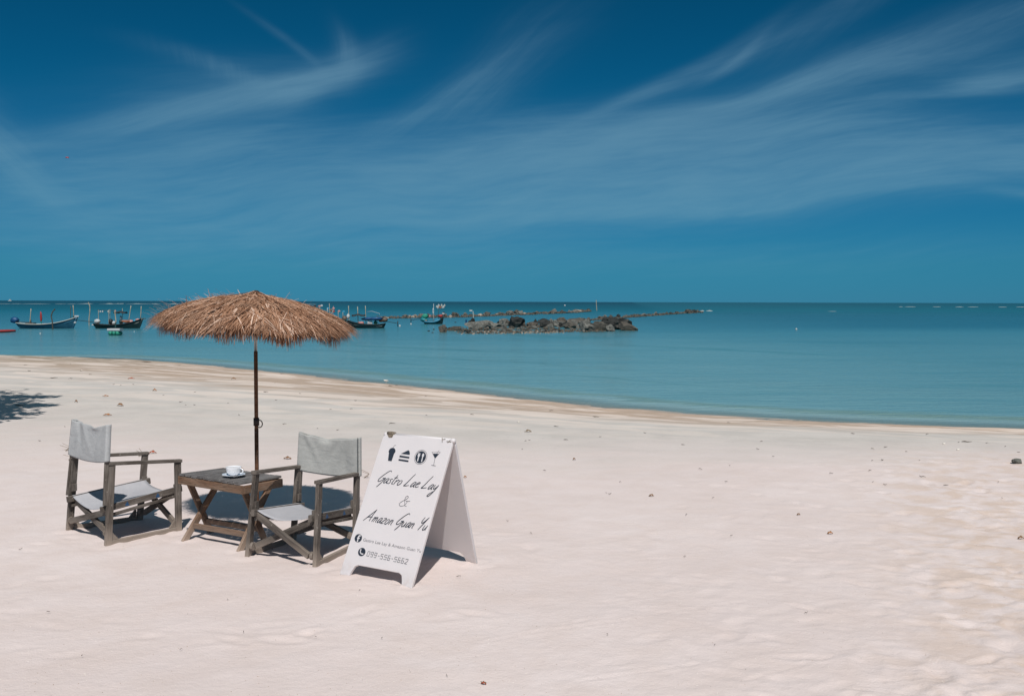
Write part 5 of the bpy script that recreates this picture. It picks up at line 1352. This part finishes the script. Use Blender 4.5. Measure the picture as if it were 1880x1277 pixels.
for i, a in enumerate((
    (241, 695.5, 12, 2.5, 'leafred', 'reddish dried leaf nearest the waterline at the left'), (284, 717.5, 8, 4, 'leaf', 'small upright orange dried leaf below the reddish leaf'), (194, 727.5, 10, 2, 'leaf', 'flat thin orange leaf above the two leaves behind the left chair'),
    (140, 738.5, 6, 4.5, 'leafdark', 'small brown leaf at the tip of the tree shade'), (221, 745, 13, 5, 'leafdark', 'arched brown leaf, largest of those behind the left chair'), (197.5, 762.5, 15, 3, 'leaf', 'orange boat-shaped leaf just above the left chair back'),
    (280.5, 832, 13, 4.5, 'leafred', 'red-brown curled leaf right of the left chair armrest'), (528, 842.5, 14, 4, 'leafdark', 'curved brown leaf left of the right chair back'), (429, 696, 9, 3, 'leafdark', 'dull brown leaf left of the parasol pole near the water'),
    (969.5, 793, 13, 4, 'stem', 'beige crumpled leaf on the sand right of the white board'), (1054, 844.5, 5, 3.5, 'leafdark', 'small dark brown leaf well right of the white board'), (1196, 911, 9, 3, 'leafdark', 'brown leaf in the middle of the empty sand'),
    (1524, 980, 10, 3.5, 'leaf', 'orange leaf with a dark edge in the lower right sand'), (1874, 989, 10, 4, 'leafdark', 'brown leaf at the right edge of the photo'), (888, 1256, 9, 2.5, 'leafred', 'small reddish leaf at the bottom of the photo'),
    (444, 862.5, 5, 3, 'leaf', 'tiny orange leaf behind the coffee cup'), (854, 877, 5, 3, 'leaf', 'tiny orange leaf behind the right edge of the white board'), (1466, 945.5, 6, 2, 'leafdark', 'tiny dark leaf above the orange leaf with a dark edge'))):
    leaf(*a, i)
def bit(px, py, wpx, seed, flatk=.35):
    p = on_sand(px, py); k_ = p.y / F; rs = random.Random(seed); L_ = wpx * k_ * .5; an = rs.uniform(-.5, .5)
    d = Vector((math.cos(an), math.sin(an) * 1.5, 0)); q = [p + d * L_ * u + Vector((0, 0, .006 + .012 * rs.random())) + Vector((0, rs.uniform(-.01, .01), 0)) for u in (-1, -.4, .2, 1)]
    g_ = min(1, p.y / 14)
    return tube(q, .01, 5, radii=[L_ * .04 + .001 * g_, L_ * .08 + .0025 * g_, L_ * .06 + .002 * g_, L_ * .02 + .001])
bits = [(47, 670, 6), (54, 681, 10), (99, 694, 12), (131, 695, 8), (149, 681, 5), (166, 688, 6), (209, 706, 4), (222, 707, 4), (245, 706, 4), (268, 664.5, 20), (330, 671, 5), (300, 726, 4), (332, 738, 7), (341, 744, 4), (357, 744, 6), (358, 720, 4), (37, 745, 22), (119, 784, 3),
        (73, 810, 7), (419, 741, 4), (453, 669, 4), (488, 720, 11), (507, 735, 4), (518, 686, 8), (551, 723, 4), (653, 736, 6), (645, 751, 5), (522, 779, 7), (583, 787, 4), (620, 790, 6), (607, 752, 4), (439, 762, 5), (717, 709, 10), (728, 707.5, 6), (783, 763, 4), (782, 728, 5), (867, 762, 8), (720, 778, 12),
        (1012, 754, 9), (1039, 808, 9), (972, 809, 4), (959, 825.5, 3), (965, 810, 4), (1094, 766, 12), (1184, 795, 5), (1021, 783, 9), (1102, 803, 5), (1254, 817, 7), (1338, 776, 7), (1391, 825, 6), (1398, 811, 5), (1526, 870, 8), (1602, 846, 5), (1620, 845.5, 6), (1626, 821.5, 9), (1602, 825, 6), (1597, 865, 8), (1620, 846, 4),
        (1664, 830, 5), (1694, 876, 11), (1775, 812, 18), (1812, 814, 5), (1760, 812.5, 4), (1870, 831, 5), (1833, 886.5, 4), (1737, 892, 9), (1603, 886, 4), (1625, 891, 6), (1566, 797, 9), (1702, 798, 7), (1846, 820, 5), (975, 981, 4), (932, 958, 4), (1113, 906, 3), (1260, 946, 4), (1343, 985, 5), (1119, 908, 5), (1257, 1023, 6), (1115, 1166, 3), (1312, 1185, 3), (1000, 865, 6), (1121, 907, 3), (1286, 862.5, 7), (1333, 885, 6), (1480, 1126, 7),
        (89, 1126, 7), (37, 1009, 6), (418, 1102, 3), (150, 1207, 3), (447, 1162, 3), (701, 1174, 3), (660, 1086, 4), (842, 1061, 9), (580, 1170, 4), (332, 1194, 3), (820, 1242, 4), (500, 1010, 3)]
for i, (px, py, w_) in enumerate(bits):
    p = on_sand(px, py)
    tag(mesh('driftwood_bit', bit(px, py, w_, i), M['twig'], loc=p, smooth=True), 'tiny dark bit of driftwood lying among others on the sand', 'driftwood', 'tiny bits of driftwood on the sand')
for i in range(22):
    py = 668 + 260 * R.random() ** 1.6; px = R.uniform(20, 1870)
    if py < 790 and px > 700 and py < 740 + (px - 1100) * .05 + 40: continue
    if 600 < px < 900 and 800 < py < 1090: continue
    if 110 < px < 680 and 780 < py < 1050: continue
    p = on_sand(px, py)
    tag(mesh('driftwood_bit', bit(px, py, R.uniform(2, 4.5), 300 + i), M['twig'] if R.random() < .7 else M['stem'], loc=p, smooth=True), 'tiny dark bit of driftwood lying among others on the sand', 'driftwood', 'tiny bits of driftwood on the sand')
# sprigs of dry twigs
for px, py, lab in ((120, 828, 'dry forked twig left of the left chair back'), (126, 846, 'thin dry twig left of the left chair armrest'), (254, 838, 'thin dry twig under the far armrest of the left chair'), (668, 878, 'thin dry twig between the right chair and the white board')):
    p = on_sand(px, py); V_ = []
    for j in range(4):
        an = R.uniform(-.4, .9) + j * .25; V_.append(tube([p + Vector((0, 0, .006)), p + Vector((.05 * math.cos(an), .05, .015 + .01 * j)), p + Vector((R.uniform(-.1, .1), .03 * j, .02 + .022 * j))], .0022, 4))
    tag(mesh('dry_twig', join(*V_), M['stem'], loc=p), lab, 'twig')
# grey stone at the right, shells, bird
p = on_sand(1868, 850)
tag(mesh('grey_stone', blob(p + Vector((0, 0, .022)), (.062, .05, .035), 5, .2, 3, flat=4), M['palerock'], loc=p), 'grey rounded stone lying on the damp sand at the right edge', 'stone')
for i, (px, py, lab) in enumerate(((1733, 815, 'white shell on the damp sand left of the dark stick at the right'), (1759, 826, 'small white shell below the dark stick at the right'), (150, 680, 'white shell near the waterline at the left'), (952, 775, 'small white shell on damp sand right above the beige leaf'))):
    p = on_sand(px, py); tag(mesh('shell', blob(p + Vector((0, 0, .008)), (.022, .016, .010), 20 + i, .15, 2), M['shell'], loc=p, smooth=True), lab, 'shell')
M['feather'] = mat('white_plumage', (.62, .60, .56), .8); M['wing'] = mat('grey_wing', (.12, .115, .11), .8)
bp0 = on_sand(708, 703.5); k_ = bp0.y / F; bt = empty('wading_bird', bp0, 'small white wading bird with grey wings at the edge of the water', 'bird')
S_ = 1.0 * k_
def bpnt(x, z, y=0): return bp0 + Vector((x * S_, y * S_, z * S_))
mesh('body', tube([bpnt(-3.9, 5.6), bpnt(-3.2, 6.0), bpnt(-2.4, 5.8), bpnt(-1.4, 5.3), bpnt(.5, 5.1), bpnt(2.6, 5.1), bpnt(4.6, 4.8), bpnt(5.6, 4.6)], 1, 10, radii=[.35 * S_, .95 * S_, .95 * S_, 1.3 * S_, 1.7 * S_, 1.4 * S_, .7 * S_, .15 * S_]), M['feather'], bt, True)
mesh('wing', tube([bpnt(-.8, 5.9), bpnt(.8, 6.2), bpnt(2.8, 5.7), bpnt(5.2, 5.0)], 1, 8, radii=[.5 * S_, 1.0 * S_, .8 * S_, .15 * S_]), M['wing'], bt, True)
mesh('beak', tube([bpnt(-3.9, 5.7), bpnt(-5.3, 5.2)], 1, 6, radii=[.3 * S_, .08 * S_]), M['black'], bt, True)
mesh('face_patch', blob(bpnt(-3.6, 5.9), (.5 * S_, .75 * S_, .55 * S_), 2, .1, 2), M['black'], bt, True)
for x in (.2, 1.1): mesh('leg', tube([bpnt(x, 4.2), bpnt(x + .15, 2.2), bpnt(x, -.2)], .22 * S_, 5), M['shell'], bt, True)

# ------------------------------------------------------------------ shade tree beyond the left edge
def make_tree():
    tx, ty = -12.2, 14.6; tz = ground(tx, ty)
    t = empty('beach_tree', (tx, ty, tz), 'leafy beach almond tree just outside the left edge, shading the sand', 'tree')
    bark = mat('grey_bark', (.16, .125, .10), .9, .2, 0, .3, 6, .8, 20, .02); rt = random.Random(12)
    mesh('trunk', tube([(tx, ty, tz - .3), (tx + .05, ty, 1.0), (tx + .2, ty + .05, 2.2), (tx + .35, ty, 3.3)], .2, 12, radii=[.26, .20, .16, .11]), bark, t, True)
    tips = []
    hub = Vector((tx + .2, ty, 2.4))
    # leaf masses: position of the shade they throw on the sand (x, y), radius and height above the sand
    for (sx_, sy_, rr, hh) in [(-11.3, 18.6, .9, 4.0), (-10.6, 17.6, .9, 3.6), (-9.8, 17.2, .8, 3.6), (-9.3, 17.9, .6, 4.6), (-9.2, 16.8, .7, 3.8), (-8.9, 17.3, .5, 4.3), (-8.6, 16.6, .5, 4.3), (-8.3, 17.1, .38, 4.5), (-8.0, 17.15, .22, 4.6), (-7.75, 17.2, .12, 4.6),
            (-10.4, 16.2, .9, 3.6), (-9.6, 15.9, .8, 3.4), (-8.8, 15.9, .6, 3.6), (-8.3, 16.2, .40, 4.0), (-8.1, 15.6, .36, 3.8), (-7.8, 15.9, .20, 4.4), (-10.2, 14.9, .8, 3.4), (-9.2, 15.1, .7, 3.3), (-8.5, 15.1, .5, 3.3), (-8.0, 14.9, .36, 3.4), (-7.7, 15.2, .18, 4.0), (-7.9, 14.5, .2, 3.3),
            (-9.4, 18.6, .5, 5.2), (-8.95, 18.75, .28, 5.4), (-8.6, 18.7, .14, 5.4), (-10.3, 19.2, .6, 4.8), (-12.2, 17, 1.1, 3.8), (-12, 15.3, 1, 3.4), (-13.4, 16.4, 1.1, 3.7), (-11.8, 16.2, .6, 3.6)]:
        c = Vector((sx_ + .1 * hh, sy_ - .72 * hh, hh)); tips.append((c, rr))
        m_ = hub.lerp(c, .5) + Vector((0, 0, .1))
        mesh('branch', tube([hub + Vector((0, 0, rt.uniform(-.3, .5))), m_, c], .03, 5, radii=[.06, .035, .008]), bark, t, True)
    lm = mat('green_leaf', (.055, .105, .028), .45, .5, 0, .35, 9)
    V, Fc = [], []
    for c, rad in tips:
        for k in range(int(16 + 520 * rad * rad)):
            q = c + Vector((rt.gauss(0, rad * .5), rt.gauss(0, rad * .5), rt.gauss(0, rad * .2)))
            lim = -.532 * q.y - .16
            if q.x > lim: q.x = lim - rt.random() * .3
            an = rt.uniform(0, 6.28); L_ = rt.uniform(.14, .24); d = Vector((math.cos(an), math.sin(an), rt.uniform(-.5, .3))).normalized(); sd_ = Vector((-d.y, d.x, rt.uniform(-.4, .4))).normalized()
            n0 = len(V); V += [q, q + d * L_ * .5 + sd_ * L_ * .26, q + d * L_ * .85 + sd_ * L_ * .14, q + d * L_ - Vector((0, 0, .02)), q + d * L_ * .85 - sd_ * L_ * .14, q + d * L_ * .5 - sd_ * L_ * .26]
            Fc += [(n0, n0 + 1, n0 + 2, n0 + 3), (n0, n0 + 3, n0 + 4, n0 + 5)]
    o = mesh('crown', (V, Fc), lm, t); o['kind'] = 'stuff'
make_tree()

# coarse grains and broken shell strewn over the near sand
def grit(n_, m_, seed, smin, smax):
    rs = random.Random(seed); V, Fc = [], []
    for i in range(n_):
        y = 4.2 + 9 * rs.random() ** 1.7; x = rs.uniform(-.56, .56) * y
        z = 0.0; k = rs.uniform(smin, smax); q = [Vector((x + rs.gauss(0, k), y + rs.gauss(0, k), 0)) for _ in range(3)]
        V.append((x, y, k, rs.random() * 6.28, rs.random()))
    A = np.array(V); Z = sand_z(A[:, 0], A[:, 1]); W_, Fc = [], []
    for (x, y, k, a, u), z in zip(V, Z):
        n0 = len(W_); c, s_ = math.cos(a), math.sin(a)
        for (i, j) in ((1, 0), (-.3, .7), (-.8, -.5)): W_.append((x + (i * c - j * s_) * k, y + (i * s_ + j * c) * k, z + .0005))
        W_.append((x, y, z + k * (.5 + .5 * u)))
        Fc += [(n0, n0 + 1, n0 + 3), (n0 + 1, n0 + 2, n0 + 3), (n0 + 2, n0, n0 + 3)]
    o = mesh('shell_grit', (W_, Fc), m_, loc=(0, 5, 0)); o['kind'] = 'stuff'
grit(2200, M['shell'], 1, .0015, .0042); grit(1500, mat('tan_grit', (.36, .27, .20), .8), 2, .0015, .0038); grit(500, M['twig'], 3, .0012, .0030)
